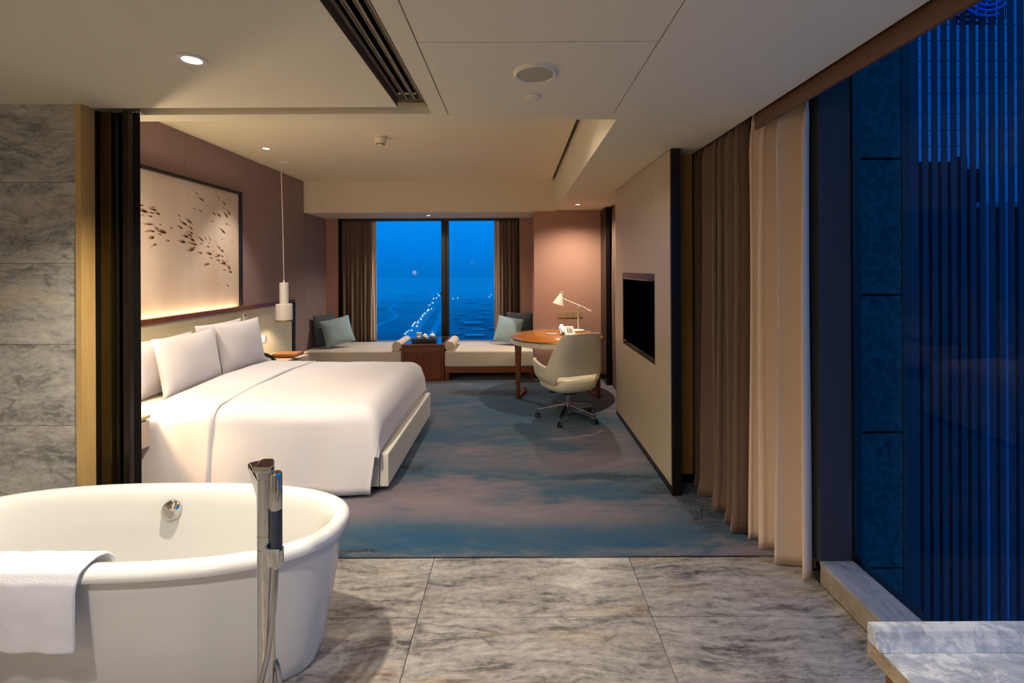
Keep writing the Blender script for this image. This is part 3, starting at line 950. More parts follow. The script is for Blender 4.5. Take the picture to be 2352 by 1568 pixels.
mt = tag(link('mattress', B().box(-2.985, -1.02, BY0 + 0.03, BY1 - 0.03, 0.335, 0.585, 0.05, seg=4), M['sheet'], smooth=True, angle=40),
         'white mattress showing at the pillow end of the bed', 'mattress')

hbd = thing('headboard', 'long cream upholstered headboard with dark top rail behind the bed', 'headboard', (XL, 4.4, 0))
for (a, b_) in ((2.66, 4.35), (4.353, 6.035), (6.038, 6.20)):
    link('padded_panel', B().box(0.002, 0.066, a - 4.4, b_ - 4.4, 0.12, 1.160, 0.004), M['headboard'], hbd)
link('top_rail', B().box(0.052, 0.088, 2.66 - 4.4, 6.25 - 4.4, 1.162, 1.203, 0.002), M['walnut_z'], hbd)
link('end_rail', B().box(0.0, 0.088, 6.203 - 4.4, 6.25 - 4.4, 0.05, 1.161, 0.002), M['black_frame'], hbd)
link('rail_floor', B().box(0.002, 0.052, 2.66 - 4.4, 6.25 - 4.4, 1.160, 1.166), M['headboard'], hbd)
link('light_strip', B().box(0.036, 0.050, 2.80 - 4.4, 5.05 - 4.4, 1.167, 1.175), M['led'], hbd)

# framed painting
ar = thing('painting', 'large black framed painting of scattered brown brush strokes above the headboard', 'painting', (XL, 4.0, 1.20))
AY0, AY1 = 2.78 - 4.0, 5.12 - 4.0
fr = B()
fr.box(0.001, 0.045, AY0, AY1, 1.235, 1.260)
fr.box(0.001, 0.045, AY1 - 0.028, AY1, 0.006, 1.235)
fr.box(0.001, 0.045, AY0, AY0 + 0.028, 0.006, 1.235)
link('frame', fr, M['black_frame'], ar)
link('canvas', B().box(0.001, 0.018, AY0 + 0.03, AY1 - 0.03, 0.006, 1.233), M['canvas'], ar)
STROKES = [(3.743,2.129,0.041,-0.0,0.007,0.8),(3.72,2.096,0.021,-0.004,0.009,0.6),(3.78,2.087,0.043,-0.006,0.013,1),(3.871,2.131,0.044,0.001,0.005,0.4),(3.88,2.111,0.043,-0.003,0.009,0.8),(3.861,2.082,0.039,0.0,0.007,0.7),(3.938,2.082,0.025,-0.002,0.009,1),(3.684,2.042,0.032,-0.004,0.01,1),(3.766,2.05,0.032,0.008,0.005,0.4),(3.858,2.049,0.024,0.001,0.006,0.8),(3.831,1.981,0.053,0.004,0.007,0.8),(3.96,1.994,0.022,-0.004,0.004,0.5),(3.929,1.958,0.013,-0.006,0.008,1),(3.975,1.932,0.048,-0.006,0.015,1),(3.874,1.926,0.029,-0.001,0.008,1),(3.807,1.919,0.052,0.01,0.005,0.4),(3.954,1.908,0.03,-0.004,0.007,0.7),(3.679,1.873,0.036,0.013,0.014,1),(3.869,1.868,0.029,0.008,0.011,1),(4.053,1.855,0.018,0.006,0.006,0.8),(3.898,1.814,0.029,0.008,0.011,0.7),(3.869,1.793,0.021,0.017,0.006,0.3),(3.746,1.828,0.017,0.006,0.005,0.4),(3.674,1.804,0.015,0.008,0.005,0.7),(4.081,1.973,0.032,-0.001,0.005,0.5),(3.745,1.679,0.014,0.01,0.004,0.2),(4.412,2.339,0.03,-0.011,0.006,0.5),(4.482,2.291,0.036,-0.014,0.009,0.8),(4.731,2.354,0.031,-0.021,0.008,0.5),(4.835,2.306,0.02,-0.018,0.008,0.8),(4.913,2.354,0.013,-0.012,0.007,0.6),(4.874,2.348,0.019,-0.018,0.004,0.3),(4.569,2.238,0.021,-0.009,0.004,0.3),(4.379,2.182,0.03,-0.002,0.005,0.4),(4.462,2.175,0.04,-0.01,0.007,0.6),(4.663,2.177,0.037,-0.017,0.01,0.7),(4.749,2.169,0.031,-0.014,0.01,1),(4.865,2.187,0.029,-0.025,0.011,1),(4.92,2.213,0.022,-0.023,0.008,1),(4.82,2.249,0.026,-0.02,0.005,0.3),(4.182,2.098,0.021,-0.007,0.007,0.7),(4.308,2.063,0.04,-0.019,0.009,1),(4.243,2.033,0.04,-0.014,0.01,1),(4.202,1.992,0.029,-0.011,0.01,0.8),(4.199,2.063,0.016,-0.004,0.004,0.4),(4.337,2.0,0.025,-0.015,0.008,0.8),(4.344,1.953,0.024,-0.011,0.009,0.9),(4.322,1.929,0.032,-0.01,0.009,0.9),(4.268,1.911,0.035,-0.004,0.012,1),(4.352,1.889,0.034,-0.012,0.012,1),(4.226,1.858,0.036,-0.002,0.012,1),(4.28,1.958,0.014,-0.007,0.005,0.5),(4.371,1.847,0.046,-0.006,0.01,0.8),(4.309,1.856,0.042,-0.003,0.006,0.4),(4.467,1.909,0.046,-0.025,0.008,0.8),(4.539,1.914,0.023,-0.018,0.006,0.6),(4.594,1.927,0.033,-0.033,0.005,0.5),(4.473,1.856,0.026,0.001,0.006,0.6),(4.377,1.818,0.025,0.001,0.004,0.7),(4.339,1.785,0.04,0.013,0.016,0.9),(4.466,1.765,0.032,-0.002,0.007,0.8),(4.58,1.83,0.022,-0.004,0.006,0.8),(4.593,1.763,0.04,-0.007,0.012,1),(4.627,1.72,0.021,-0.002,0.006,0.8),(4.596,1.872,0.015,-0.009,0.005,0.6),(4.699,1.887,0.017,-0.01,0.005,0.3),(4.747,1.838,0.023,-0.018,0.009,0.8),(4.799,1.8,0.027,-0.008,0.01,1),(4.803,2.013,0.043,-0.024,0.012,0.8),(4.637,2.091,0.038,-0.008,0.006,0.4),(4.872,2.086,0.021,-0.004,0.011,0.7),(4.911,2.08,0.024,-0.01,0.005,0.4),(4.742,1.746,0.026,-0.002,0.011,1),(4.698,1.736,0.032,-0.002,0.006,0.7),(4.801,1.746,0.02,-0.01,0.007,0.8),(4.734,1.699,0.031,-0.006,0.008,0.9),(4.831,1.684,0.033,-0.026,0.011,1),(4.805,1.665,0.035,-0.002,0.009,0.9),(4.869,1.699,0.027,-0.023,0.005,0.4),(4.916,1.632,0.023,-0.02,0.012,1),(4.939,1.578,0.028,-0.005,0.01,0.9),(4.83,1.601,0.033,-0.003,0.006,0.6),(4.551,1.653,0.047,0.007,0.009,0.8),(4.531,1.635,0.031,0.01,0.005,0.3),(4.88,1.44,0.034,-0.018,0.009,0.6),(4.828,1.31,0.027,-0.019,0.004,0.2),(4.718,1.457,0.027,-0.007,0.003,0.2),(4.966,1.913,0.026,-0.01,0.005,0.3),(4.649,1.792,0.032,-0.009,0.004,0.3),(4.862,1.762,0.035,-0.037,0.004,0.25),(4.795,1.922,0.022,-0.002,0.005,0.4)]
sbm = bmesh.new()
fade = sbm.verts.layers.float.new('fade')
HALOS = [(a - 0.02, b_ + 0.004, c * 1.7, d_ * 1.5, t_ * 1.7, k_ * 0.34) for (a, b_, c, d_, t_, k_) in STROKES if k_ > 0.7]
for ns, (cy, cz, ey, ez, th, dk) in enumerate(HALOS + STROKES):
    d = Vector((ey, ez))
    L = max(d.length, 0.01)
    d /= L
    nrm = Vector((-d.y, d.x))
    th = max(th * 0.80, 0.006)
    L *= 1.12
    prof = [(-1.0, 0.03, 0.0), (-0.6, 0.28, 0.25), (-0.2, 0.62, 0.6), (0.25, 0.95, 1.0), (0.6, 0.85, 1.0), (0.85, 0.5, 1.0), (1.0, 0.05, 0.8)]
    up, dn = [], []
    for (s, w, f) in prof:
        c = Vector((cy, cz)) + d * (s * L) + nrm * (0.25 * th * (1 - s * s))
        for sign, lst in ((1, up), (-1, dn)):
            q = c + nrm * (sign * w * th)
            v = sbm.verts.new((0.0184 + 0.0003 * (ns >= len(HALOS)) + 0.000002 * ns, q.x - 4.0, q.y - 1.20))
            v[fade] = f * dk
            lst.append(v)
    for k in range(len(prof) - 1):
        sbm.faces.new((dn[k], dn[k + 1], up[k + 1], up[k]))
sme = bpy.data.meshes.new('brush_strokes')
sbm.to_mesh(sme)
sbm.free()
sme.materials.append(M['stroke'])
so = bpy.data.objects.new('brush_strokes', sme)
COL.objects.link(so)
so.parent = ar
so['kind'] = 'stuff'

# ---- duvet
def zfoot(x):
    """height of the top surface and x along the cover towards the foot"""
    return x
def duvet_profile(h, hem, y0, y1, n_side=10, n_top=30):
    """points (y,z) from near hem over the top to the far side"""
    pts = []
    r = min(0.11, max(h - 0.30, 0.03))
    yn = y0 - 0.045
    for k in range(n_side + 1):
        s = k / n_side
        pts.append((yn - 0.025 * (1 - s) + 0.0 * s, hem + (h - r - hem) * s))
    for k in range(1, 9):
        a = pi / 2 * k / 8
        pts.append((yn + r * (1 - cos(a)), h - r + r * sin(a)))
    ye = y1 + 0.02
    for k in range(1, n_top):
        s = k / n_top
        y = (yn + r) + (ye - r - yn - r) * s
        pts.append((y, h + 0.030 * sin(pi * s) ** 0.8))
    for k in range(0, 9):
        a = pi / 2 * k / 8
        pts.append((ye - r + r * sin(a), h - r + r * cos(a)))
    for k in range(1, 5):
        pts.append((ye + 0.004 * k, h - r - (h - r - max(hem, 0.30)) * k / 4))
    return pts


def duvet_cols(x0, x1, dz=0.0, foot=True):
    cols = []
    n = int((x1 - x0) / 0.035)
    for i in range(n + 1):
        x = x0 + (x1 - x0) * i / n
        h = 0.615 + dz
        if foot:
            d = x1 - x
            if d < 0.14:
                h -= 0.14 - sqrt(max(0.14 ** 2 - (0.14 - d) ** 2, 0)) if d > 0 else 0.14
        cols.append((x, h))
    if foot:
        for k in range(1, 6):
            cols.append((x1 + 0.012 * k / 5, 0.475 + dz - (0.475 + dz - 0.288) * k / 5))
    return cols


def build_duvet(name, x0, x1, dz, foot, seed, parent, hem=0.03, grow=0.0):
    b = B()
    cols = duvet_cols(x0, x1, dz, foot)
    rows = []
    for (x, h) in cols:
        hm = hem if (not foot or x < -1.004) else max(0.285, 0.0)
        pr = duvet_profile(max(h, 0.30), min(hm, h - 0.01), BY0 - grow, BY1 + grow * 0.5)
        row = []
        for (y, z) in pr:
            xx = x
            nz = noise.noise(Vector((x * 2.2 + seed, y * 2.2, z * 2.2))) * 0.012 + noise.noise(Vector((x * 6 + seed, y * 5, z * 5))) * 0.004
            side = max(0.0, 1 - (z - 0.02) / 0.5) if y < BY0 else 0.0
            yy_ = y - side * (0.014 * sin(x * 7 + seed) + 0.010 * sin(x * 17 + 1.3 * seed)) * 1.0
            if side > 0 and not foot:
                xx = x - side * (0.02 + 0.10 * max(0.0, (-2.30 - x) / 0.3))
            row.append(b.b.verts.new((xx + 2.0, yy_ - 4.12 + (nz if y < BY0 + 0.02 else 0), z + (nz if y >= BY0 - 0.04 and z > 0.4 else 0))))
        rows.append(row)
    for r0, r1 in zip(rows, rows[1:]):
        for k in range(len(r0) - 1):
            b.b.faces.new((r0[k], r0[k + 1], r1[k + 1], r1[k]))
    o = link(name, b, M['linen_white'], parent, smooth=True)
    modif(o, 'SOLIDIFY', thickness=0.012, offset=1.0)
    return o


dv = thing('duvet', 'white duvet spread over the bed and hanging down its near side', 'duvet', (-2.0, 4.12, 0))
build_duvet('cover', -2.20, -0.985, 0.0, True, 3.1, dv)
build_duvet('folded_end', -2.60, -2.125, 0.012, False, 8.4, dv, 0.028, 0.012)

# ---- pillows and cushions
def pillow_mesh(w, h, t, seed, bow=0.06, wr=0.006):
    b = B()
    n = 22
    for sgn in (1, -1):
        def fn(u, v, s=sgn):
            a, c = 2 * u - 1, 2 * v - 1
            ex = (1 - abs(a) ** 2.6) ** 0.62 * (1 - abs(c) ** 2.6) ** 0.62 if abs(a) < 1 and abs(c) < 1 else 0.0
            x = w / 2 * a * (1 - bow * (1 - c * c))
            z = h / 2 * c * (1 - bow * (1 - a * a))
            y = s * (t / 2 * ex + wr * ex ** 0.3 * noise.noise(Vector((x * 7 + seed, z * 7, s * 3))) * (1 if ex > 0 else 0))
            y += 0.012 * noise.noise(Vector((x * 2.5 + seed, z * 2.5, 5)))
            return (x, y, z + h / 2)
        b.grid(fn, n, n, flip=sgn < 0)
    bmesh.ops.remove_doubles(b.b, verts=b.b.verts[:], dist=0.0005)
    return b


def pillow(name, label, cat, mat, w, h, t, loc, rz, lean, seed, group=None, tilt=0.0):
    """lean = backwards tilt about the pillow's own long axis"""
    o = link(name, pillow_mesh(w, h, t, seed), mat, smooth=True)
    o.matrix_world = Matrix.Translation(loc) @ Matrix.Rotation(rz, 4, 'Z') @ Matrix.Rotation(lean, 4, 'X') @ Matrix.Rotation(tilt, 4, 'Y')
    return tag(o, label, cat, group)


R90 = pi / 2
# pillow local +y faces the headboard when turned by +90 degrees
pillow('bed_pillow', 'white pillow standing at the back of the bed on its near half', 'pillow', M['linen_white'], 0.70, 0.46, 0.15, (-2.88, 3.80, 0.595), R90, radians(-4), 1.0, 'white bed pillows')
pillow('bed_pillow', 'white pillow standing at the back of the bed on its far half', 'pillow', M['linen_white'], 0.72, 0.50, 0.15, (-2.88, 4.545, 0.595), R90, radians(-4), 2.0, 'white bed pillows')
pillow('bed_pillow', 'front white pillow nearest the bathtub, leaning on another pillow', 'pillow', M['linen_white'], 0.72, 0.48, 0.17, (-2.67, 3.85, 0.605), R90, radians(-11), 3.0, 'white bed pillows')
pillow('bed_pillow', 'front white pillow beside the far nightstand telephone', 'pillow', M['linen_white'], 0.72, 0.50, 0.17, (-2.68, 4.58, 0.605), R90, radians(-9), 4.0, 'white bed pillows')

# ---- nightstands
def nightstand(label, y0, y1, zt=0.580, dx=0.0):
    t = thing('nightstand', label, 'nightstand', (XL, (y0 + y1) / 2, 0), group='bedside nightstands')
    d = (y1 - y0) / 2
    link('top_board', B().box(0.07, 0.500 + dx, -d, d, zt - 0.022, zt, 0.002), M['nightstand_top'], t)
    link('drawer', B().box(0.475 + dx, 0.495 + dx, -d + 0.002, d - 0.002, zt - 0.215, zt - 0.038, 0.002), M['taupe_lacquer'], t)
    link('carcass', B().box(0.07, 0.474 + dx, -d + 0.004, d - 0.004, zt - 0.22, zt - 0.023), M['taupe_lacquer'], t)
    link('plinth', B().box(0.07, 0.44 + dx, -d + 0.03, d - 0.02, 0.004, zt - 0.22), M['nightstand_body'], t)
    return t


n1 = nightstand('oak topped nightstand in the doorway beside the near side of the bed', 2.70, 3.205, 0.600, 0.03)
n2 = nightstand('oak topped nightstand under the pendant lamp beyond the bed', 5.03, 5.75)

ph = thing('bedside_telephone', 'black telephone on the far nightstand beside the pillow', 'telephone', (-2.80, 5.13, 0.580), radians(-6))
pb = B()
pb.prism([(-0.09, 0.0), (0.10, 0.0), (0.10, 0.018), (-0.09, 0.075)], 'Y', -0.075, 0.075)
pbo = link('base', pb, M['black_plastic'], ph)
modif(pbo, 'BEVEL', width=0.005, segments=2)
sl = -math.atan2(0.057, 0.19)
def onslope(x, y, w, l, h, name, m):
    z = 0.018 + (0.10 - x) * (0.057 / 0.19)
    return link(name, B().box(-w / 2, w / 2, -l / 2, l / 2, 0.0, h, 0.001, Matrix.Translation((x, y, z)) @ Matrix.Rotation(-sl, 4, 'Y')), m, ph)
for i in range(4):
    for j in range(3):
        onslope(0.07 - 0.03 * i, -0.045 + 0.026 * j, 0.016, 0.018, 0.004, 'key', M['key_white'])
onslope(-0.065, -0.02, 0.03, 0.08, 0.003, 'display', M['key_white'])
hnd = B()
hnd.tube([(-0.085, 0.05, 0.085), (-0.05, 0.052, 0.082), (0.03, 0.052, 0.06), (0.085, 0.05, 0.04)], [0.019, 0.014, 0.014, 0.019], 12)
link('handset', hnd, M['black_plastic'], ph, smooth=True)

bx = thing('leather_box', 'flat tan leather box on the far nightstand', 'box', (-2.685, 5.44, 0.580), radians(0))
link('lower_tray', B().box(-0.135, 0.135, -0.10, 0.10, 0.0, 0.012, 0.002), M['black_plastic'], bx)
link('lid', B().box(-0.14, 0.14, -0.105, 0.105, 0.012, 0.044, 0.004), M['box_leather'], bx)
tag(link('note_card', B().box(-0.03, 0.03, -0.09, 0.09, 0.0, 0.006).box(-0.028, 0.028, -0.08, 0.08, 0.006, 0.011, 0.001), M['porcelain'], loc=(-2.515 - 0.0, 5.42, 0.580), rot=(0, 0, radians(-12))),
    'white note pad at the edge of the far nightstand beside the leather box', 'notepad')

# ---- switches on the headboard
sw = thing('wall_switch', 'small upright white switch on the headboard above the pillows', 'switch', (-3.004, 5.11, 1.065))
link('plate', B().box(0.0, 0.008, -0.035, 0.035, -0.055, 0.055, 0.002), M['white_lacquer'], sw)
link('rocker', B().box(0.008, 0.013, -0.014, 0.014, -0.040, 0.018, 0.002), M['key_white'], sw)
link('knob', B().cyl((0.008, 0.0, 0.034), (0.016, 0.0, 0.034), 0.010), M['black_plastic'], sw)
so_ = thing('bedside_socket', 'grey four gang switch and socket plate on the headboard above the telephone', 'socket', (-3.003, 5.44, 0.775))
link('plate', B().box(0.0, 0.007, -0.135, 0.135, -0.045, 0.045, 0.002), M['plate_grey'], so_)
for k in range(3):
    link('rocker', B().box(0.007, 0.011, -0.125 + 0.062 * k, -0.068 + 0.062 * k, -0.036, 0.036, 0.002), M['key_white'], so_)
for z in (-0.02, 0.0, 0.02):
    link('socket_hole', B().box(0.0065, 0.0078, 0.085, 0.105, z - 0.004, z + 0.004), M['black_plastic'], so_)

# ---- pendant lamp
pl = thing('pendant_lamp', 'white two tier cylinder pendant lamp hanging over the far nightstand', 'pendant lamp', (-2.76, 5.50, 0.0))
link('canopy', B().lathe([(0, ZT - 0.014), (0.058, ZT - 0.014), (0.060, ZT - 0.010), (0.060, ZT), (0, ZT)], 32), M['white_lacquer'], pl, smooth=True, angle=40)
link('cord', B().tube([(-0.03, 0, ZT - 0.01), (-0.012, 0, 2.2), (0, 0, 1.47)], 0.006, 8), M['porcelain'], pl, smooth=True)
link('cord_grip', B().cyl((0, 0, 1.445), (0, 0, 1.475), 0.010), M['white_lacquer'], pl, smooth=True, angle=40)
link('upper_shade', B().lathe([(0, 1.449), (0.047, 1.447), (0.050, 1.444), (0.050, 1.19), (0, 1.19)], 40), M['white_lacquer'], pl, smooth=True, angle=40)
ls = B()
ls.lathe([(0.0, 1.196), (0.086, 1.194), (0.092, 1.190), (0.093, 1.185), (0.093, 1.006), (0.090, 1.006), (0.090, 1.18), (0, 1.185)], 48)
lso = link('lower_shade', ls, M['white_lacquer'], pl, smooth=True, angle=40)
rg = B()
rg.lathe([(0.086, 0.984), (0.092, 0.984), (0.092, 0.990), (0.086, 0.990)], 48)
for k in range(26):
    a = 2 * pi * k / 26
    rg.box(-0.006, 0.006, -0.0015, 0.0015, 0.988, 1.008, 0, Matrix.Rotation(a, 4, 'Z') @ Matrix.Translation((0, 0.0895, 0)))
link('brass_fringe', rg, M['brass'], lso)
link('bulb', B().lathe([(0, 1.03), (0.022, 1.035), (0.034, 1.06), (0.03, 1.09), (0.014, 1.12), (0, 1.12)], 20), M['bulb'], pl, smooth=True)

# =================================================================== WINDOW BENCH, TEA CABINET
def bench(label, x0, x1):
    xm = (x0 + x1) / 2
    t = thing('window_bench', label, 'bench', (xm, 7.0, 0))
    a, b_ = x0 - xm, x1 - xm
    o = link('seat_cushion', B().box(a, b_, -0.42, 0.478, 0.200, 0.430, 0.028, seg=4), M['seat_fabric'], t, smooth=True, angle=50)
    link('front_rail', B().box(a + 0.004, b_ - 0.004, -0.415, -0.385, 0.118, 0.198, 0.003), M['walnut'], t)
    link('back_rail', B().box(a + 0.004, b_ - 0.004, 0.44, 0.47, 0.118, 0.198, 0.003), M['walnut'], t)
    link('seat_board', B().box(a + 0.004, b_ - 0.004, -0.385, 0.44, 0.17, 0.198), M['walnut'], t)
    for x in (a + 0.006, b_ - 0.066):
        for y in (-0.413, 0.41):
            link('leg', B().box(x, x + 0.06, y, y + 0.055, 0.004, 0.118, 0.003), M['walnut_z'], t)
    return t


bench('window bench left of the tea cabinet with oatmeal seat', -3.055, -1.632)
bench('window bench right of the tea cabinet with oatmeal seat', -1.020, 0.255)

tc = thing('tea_cabinet', 'walnut tea cabinet standing between the two window benches', 'cabinet', (-1.326, 6.93, 0))
w = 0.298
link('body', B().box(-w, w, -0.345, 0.38, 0.01, 0.505, 0.003), M['walnut_z'], tc)
tp = B()
tp.box(-w - 0.002, w + 0.002, -0.362, -0.325, 0.492, 0.530, 0.003)
tp.box(-w - 0.002, w + 0.002, 0.36, 0.395, 0.492, 0.530, 0.003)
tp.box(-w - 0.002, -w + 0.03, -0.325, 0.36, 0.492, 0.530, 0.003)
tp.box(w - 0.03, w + 0.002, -0.325, 0.36, 0.492, 0.530, 0.003)
link('top_frame', tp, M['walnut'], tc)
link('glass_inset', B().box(-w + 0.03, w - 0.03, -0.325, 0.36, 0.506, 0.526), M['smoked_glass'], tc)
link('side_stile', B().box(-w, -w + 0.035, -0.360, -0.346, 0.02, 0.491, 0.002), M['walnut_z'], tc)
link('side_stile', B().box(w - 0.035, w, -0.360, -0.346, 0.02, 0.491, 0.002), M['walnut_z'], tc)
df = link('drawer_front', B().box(-w + 0.04, w - 0.04, -0.358, -0.346, 0.425, 0.485, 0.002), M['walnut'], tc)
dd = link('door', B().box(-w + 0.04, w - 0.04, -0.356, -0.346, 0.025, 0.420, 0.002), M['walnut_z'], tc)
link('pull_bar', B().box(-0.135, 0.135, -0.372, -0.356, 0.408, 0.420, 0.003), M['walnut'], dd)

ty = thing('tea_tray', 'black lacquer tray with raised foot on the tea cabinet', 'tray', (-1.345, 6.80, 0.530))
link('foot', B().box(-0.175, 0.175, -0.085, 0.085, 0.0, 0.038, 0.003), M['tray'], ty)
link('tray_top', B().box(-0.185, 0.185, -0.105, 0.105, 0.038, 0.054, 0.004), M['tray'], ty)
ZTY = 0.584
tag(link('flared_cup', B().lathe([(0, 0.0), (0.026, 0.0), (0.028, 0.012), (0.032, 0.04), (0.044, 0.078), (0.040, 0.078), (0.028, 0.04), (0, 0.02)], 28), M['porcelain'], loc=(-1.435, 6.85, ZTY), smooth=True, angle=50),
    'tall flared white cup on the tea tray', 'cup')
def teapot(label, loc, spout_dir, r, knob):
    t = thing('teapot' if knob > 0.02 else 'sugar_bowl', label, 'teapot' if knob > 0.02 else 'jar', loc, spout_dir)
    link('body', B().lathe([(0, 0), (r * 0.55, 0), (r * 0.9, r * 0.35), (r, r * 0.72), (r * 0.85, r * 1.1), (r * 0.5, r * 1.3), (0, r * 1.32)], 28), M['porcelain'], t, smooth=True, angle=60)
    link('lid', B().lathe([(r * 0.52, r * 1.28), (r * 0.4, r * 1.45), (r * 0.15, r * 1.55), (0.006, r * 1.6), (0.008, r * 1.6 + knob), (0, r * 1.6 + knob + 0.004)], 24), M['porcelain'], t, smooth=True, angle=60)
    link('spout', B().tube([(r * 0.8, 0, r * 0.55), (r * 1.2, 0, r * 0.8), (r * 1.42, 0, r * 1.15)], [0.010, 0.008, 0.006], 10), M['porcelain'], t, smooth=True)
    link('handle', B().tube([(-r * 0.9, 0, r * 1.0), (-r * 1.35, 0, r * 1.0), (-r * 1.45, 0, r * 0.6), (-r * 0.95, 0, r * 0.4)], 0.005, 8), M['porcelain'], t, smooth=True)
    return t
teapot('round white lidded jug in the middle of the tea tray', (-1.345, 6.84, ZTY), 1.2, 0.040, 0.006)
teapot('white teapot with pointed lid knob at the right of the tea tray', (-1.235, 6.84, ZTY), -1.6, 0.044, 0.024)
def cup(label, x, y):
    o = link('tea_cup', B().lathe([(0, 0), (0.018, 0), (0.020, 0.006), (0.034, 0.030), (0.031, 0.030), (0.016, 0.008), (0, 0.007)], 24), M['porcelain'], loc=(x, y, ZTY), smooth=True, angle=60)
    return tag(o, label, 'cup', 'small cups on the tea tray')
cup('small white tea cup in front of the tall flared cup', -1.415, 6.745)
cup('small white tea cup in front of the white teapot', -1.300, 6.735)

def bolster(label, x, y0, y1, z):
    t = thing('bolster', label, 'bolster', (x, y0, z), group='bolsters beside the tea cabinet')
    r = 0.066
    L = y1 - y0
    link('roll', B().lathe([(r * 0.97, 0.0), (r, 0.012), (r, L - 0.012), (r * 0.97, L)], 32, (0, 0, 0), Matrix.Rotation(-pi / 2, 4, 'X')), M['bolster'], t, smooth=True, angle=50)
    link('end_cap', B().lathe([(0, -0.002), (r * 0.5, -0.001), (r * 0.96, 0.002)], 32, (0, 0, 0), Matrix.Rotation(-pi / 2, 4, 'X')), M['bolster'], t, smooth=True)
    link('end_cap', B().lathe([(0, L + 0.002), (r * 0.5, L + 0.001), (r * 0.96, L - 0.002)], 32, (0, 0, 0), Matrix.Rotation(-pi / 2, 4, 'X')), M['bolster'], t, smooth=True)
    link('piping', B().tube([(r * cos(2 * pi * k / 40), 0.003, r * sin(2 * pi * k / 40)) for k in range(41)], 0.003, 6, False), M['seat_fabric'], t, smooth=True)
    return t
bolster('oatmeal bolster cushion on the left side of the tea cabinet', -1.703, 6.60, 7.22, 0.497)
bolster('oatmeal bolster cushion on the right side of the tea cabinet', -0.952, 6.60, 7.22, 0.497)

pillow('throw_cushion', 'slate grey cushion at the left end of the left window bench', 'cushion', M['slate'], 0.50, 0.48, 0.15, (-2.90, 7.09, 0.440), radians(76), radians(-7), 11.0, 'slate cushions')
pillow('throw_cushion', 'teal cushion on the left window bench', 'cushion', M['teal'], 0.43, 0.42, 0.14, (-2.60, 6.88, 0.482), radians(28), radians(-20), 12.0, 'teal cushions', radians(-12))
pillow('throw_cushion', 'slate grey cushion at the right end of the right window bench', 'cushion', M['slate'], 0.44, 0.47, 0.15, (0.06, 7.33, 0.440), radians(-10), radians(-8), 13.0, 'slate cushions')
pillow('throw_cushion', 'teal cushion leaning at the right end of the right window bench', 'cushion', M['teal'], 0.43, 0.41, 0.14, (-0.16, 7.04, 0.468), radians(-18), radians(-18), 14.0, 'teal cushions', radians(8))

# =================================================================== CURTAINS
def curtain(name, label, path, z0, z1, folds, amp, mat, seed=0, top=0.55, flare=1.15, puddle=0.0, nu=None, thick=0.003):
    pts = [Vector((p[0], p[1], 0)) for p in path]
    seg = [(pts[i + 1] - pts[i]).length for i in range(len(pts) - 1)]
    tot = sum(seg)
    rnd = random.Random(seed)
    wob = [rnd.uniform(-0.35, 0.35) for _ in range(folds + 2)]
    am = [rnd.uniform(0.7, 1.2) for _ in range(folds + 2)]

    def at(s):
        d = s * tot
        for i, L in enumerate(seg):
            if d <= L or i == len(seg) - 1:
                p = pts[i].lerp(pts[i + 1], d / L)
                t = (pts[i + 1] - pts[i]).normalized()
                return p, t
            d -= L

    def fn(u, v):
        p, t = at(u)
        nrm = Vector((-t.y, t.x, 0))
        f = u * folds
        k = int(min(f, folds - 1e-6))
        fr_ = f - k
        ph_ = 2 * pi * f + 1.1 * sin(2 * pi * f * 0.37 + seed) + wob[k] * sin(pi * fr_)
        a = amp * (am[k] * (1 - fr_) + am[k + 1] * fr_)
        z = z0 + (z1 - z0) * v
        prof = flare + (1 - flare) * min(1, v * 1.4)
        if v > 0.9:
            prof *= top + (1 - top) * (1 - (v - 0.9) / 0.1)
        pinch = 0.35 * sin(3 * ph_) * max(0, (v - 0.93) / 0.07) * a
        off = a * prof * (sin(ph_) + 0.25 * sin(2 * ph_ + 0.6)) + pinch
        off += 0.006 * sin(5 * v + ph_ * 0.5 + seed)
        if puddle and v < 0.07:
            q = 1 - v / 0.07
            off += puddle * q * (0.6 + 0.4 * sin(ph_ * 1.7)) + 0.008 * sin(40 * v * 6 + ph_) * q
            p = p + t * (0.006 * q * sin(ph_ * 2.3 + 30 * v))
        q = p + nrm * off + t * (0.22 * amp * sin(2 * ph_))
        return (q.x, q.y, z)
    b = B().grid(fn, nu or folds * 14, 48)
    o = link(name, b, mat, smooth=True)
    modif(o, 'SOLIDIFY', thickness=thick, offset=0.0)
    return tag(o, label, 'curtain')


curtain('blackout_curtain', 'taupe curtain bunched at the left side of the far window', [(-2.85, 7.55), (-2.36, 7.55)], 0.41, 2.394, 7, 0.030, M['brown_drape'], 1)
curtain('sheer_curtain', 'narrow pale curtain beside the taupe curtain left of the far window', [(-2.40, 7.605), (-2.29, 7.605)], 0.41, 2.394, 4, 0.014, M['cream_drape'], 2)
curtain('blackout_curtain', 'taupe curtain bunched at the right side of the far window', [(-0.26, 7.55), (0.05, 7.55)], 0.41, 2.394, 5, 0.030, M['brown_drape'], 3)
curtain('sheer_curtain', 'narrow pale curtain beside the taupe curtain right of the far window', [(-0.345, 7.605), (-0.25, 7.605)], 0.41, 2.394, 4, 0.014, M['cream_drape'], 4)
curtain('blackout_curtain', 'tall taupe curtain reaching the carpet beside the television partition', [(1.40, 3.42), (1.39, 3.1), (1.385, 2.75)], 0.008, 2.60, 6, 0.065, M['brown_drape'], 5, puddle=-0.02)
curtain('sheer_curtain', 'tall cream curtain reaching the marble floor next to the charcoal window pillar', [(1.42, 2.84), (1.465, 2.60), (1.530, 2.35)], 0.006, 2.55, 4, 0.072, M['cream_drape'], 9, flare=1.2)
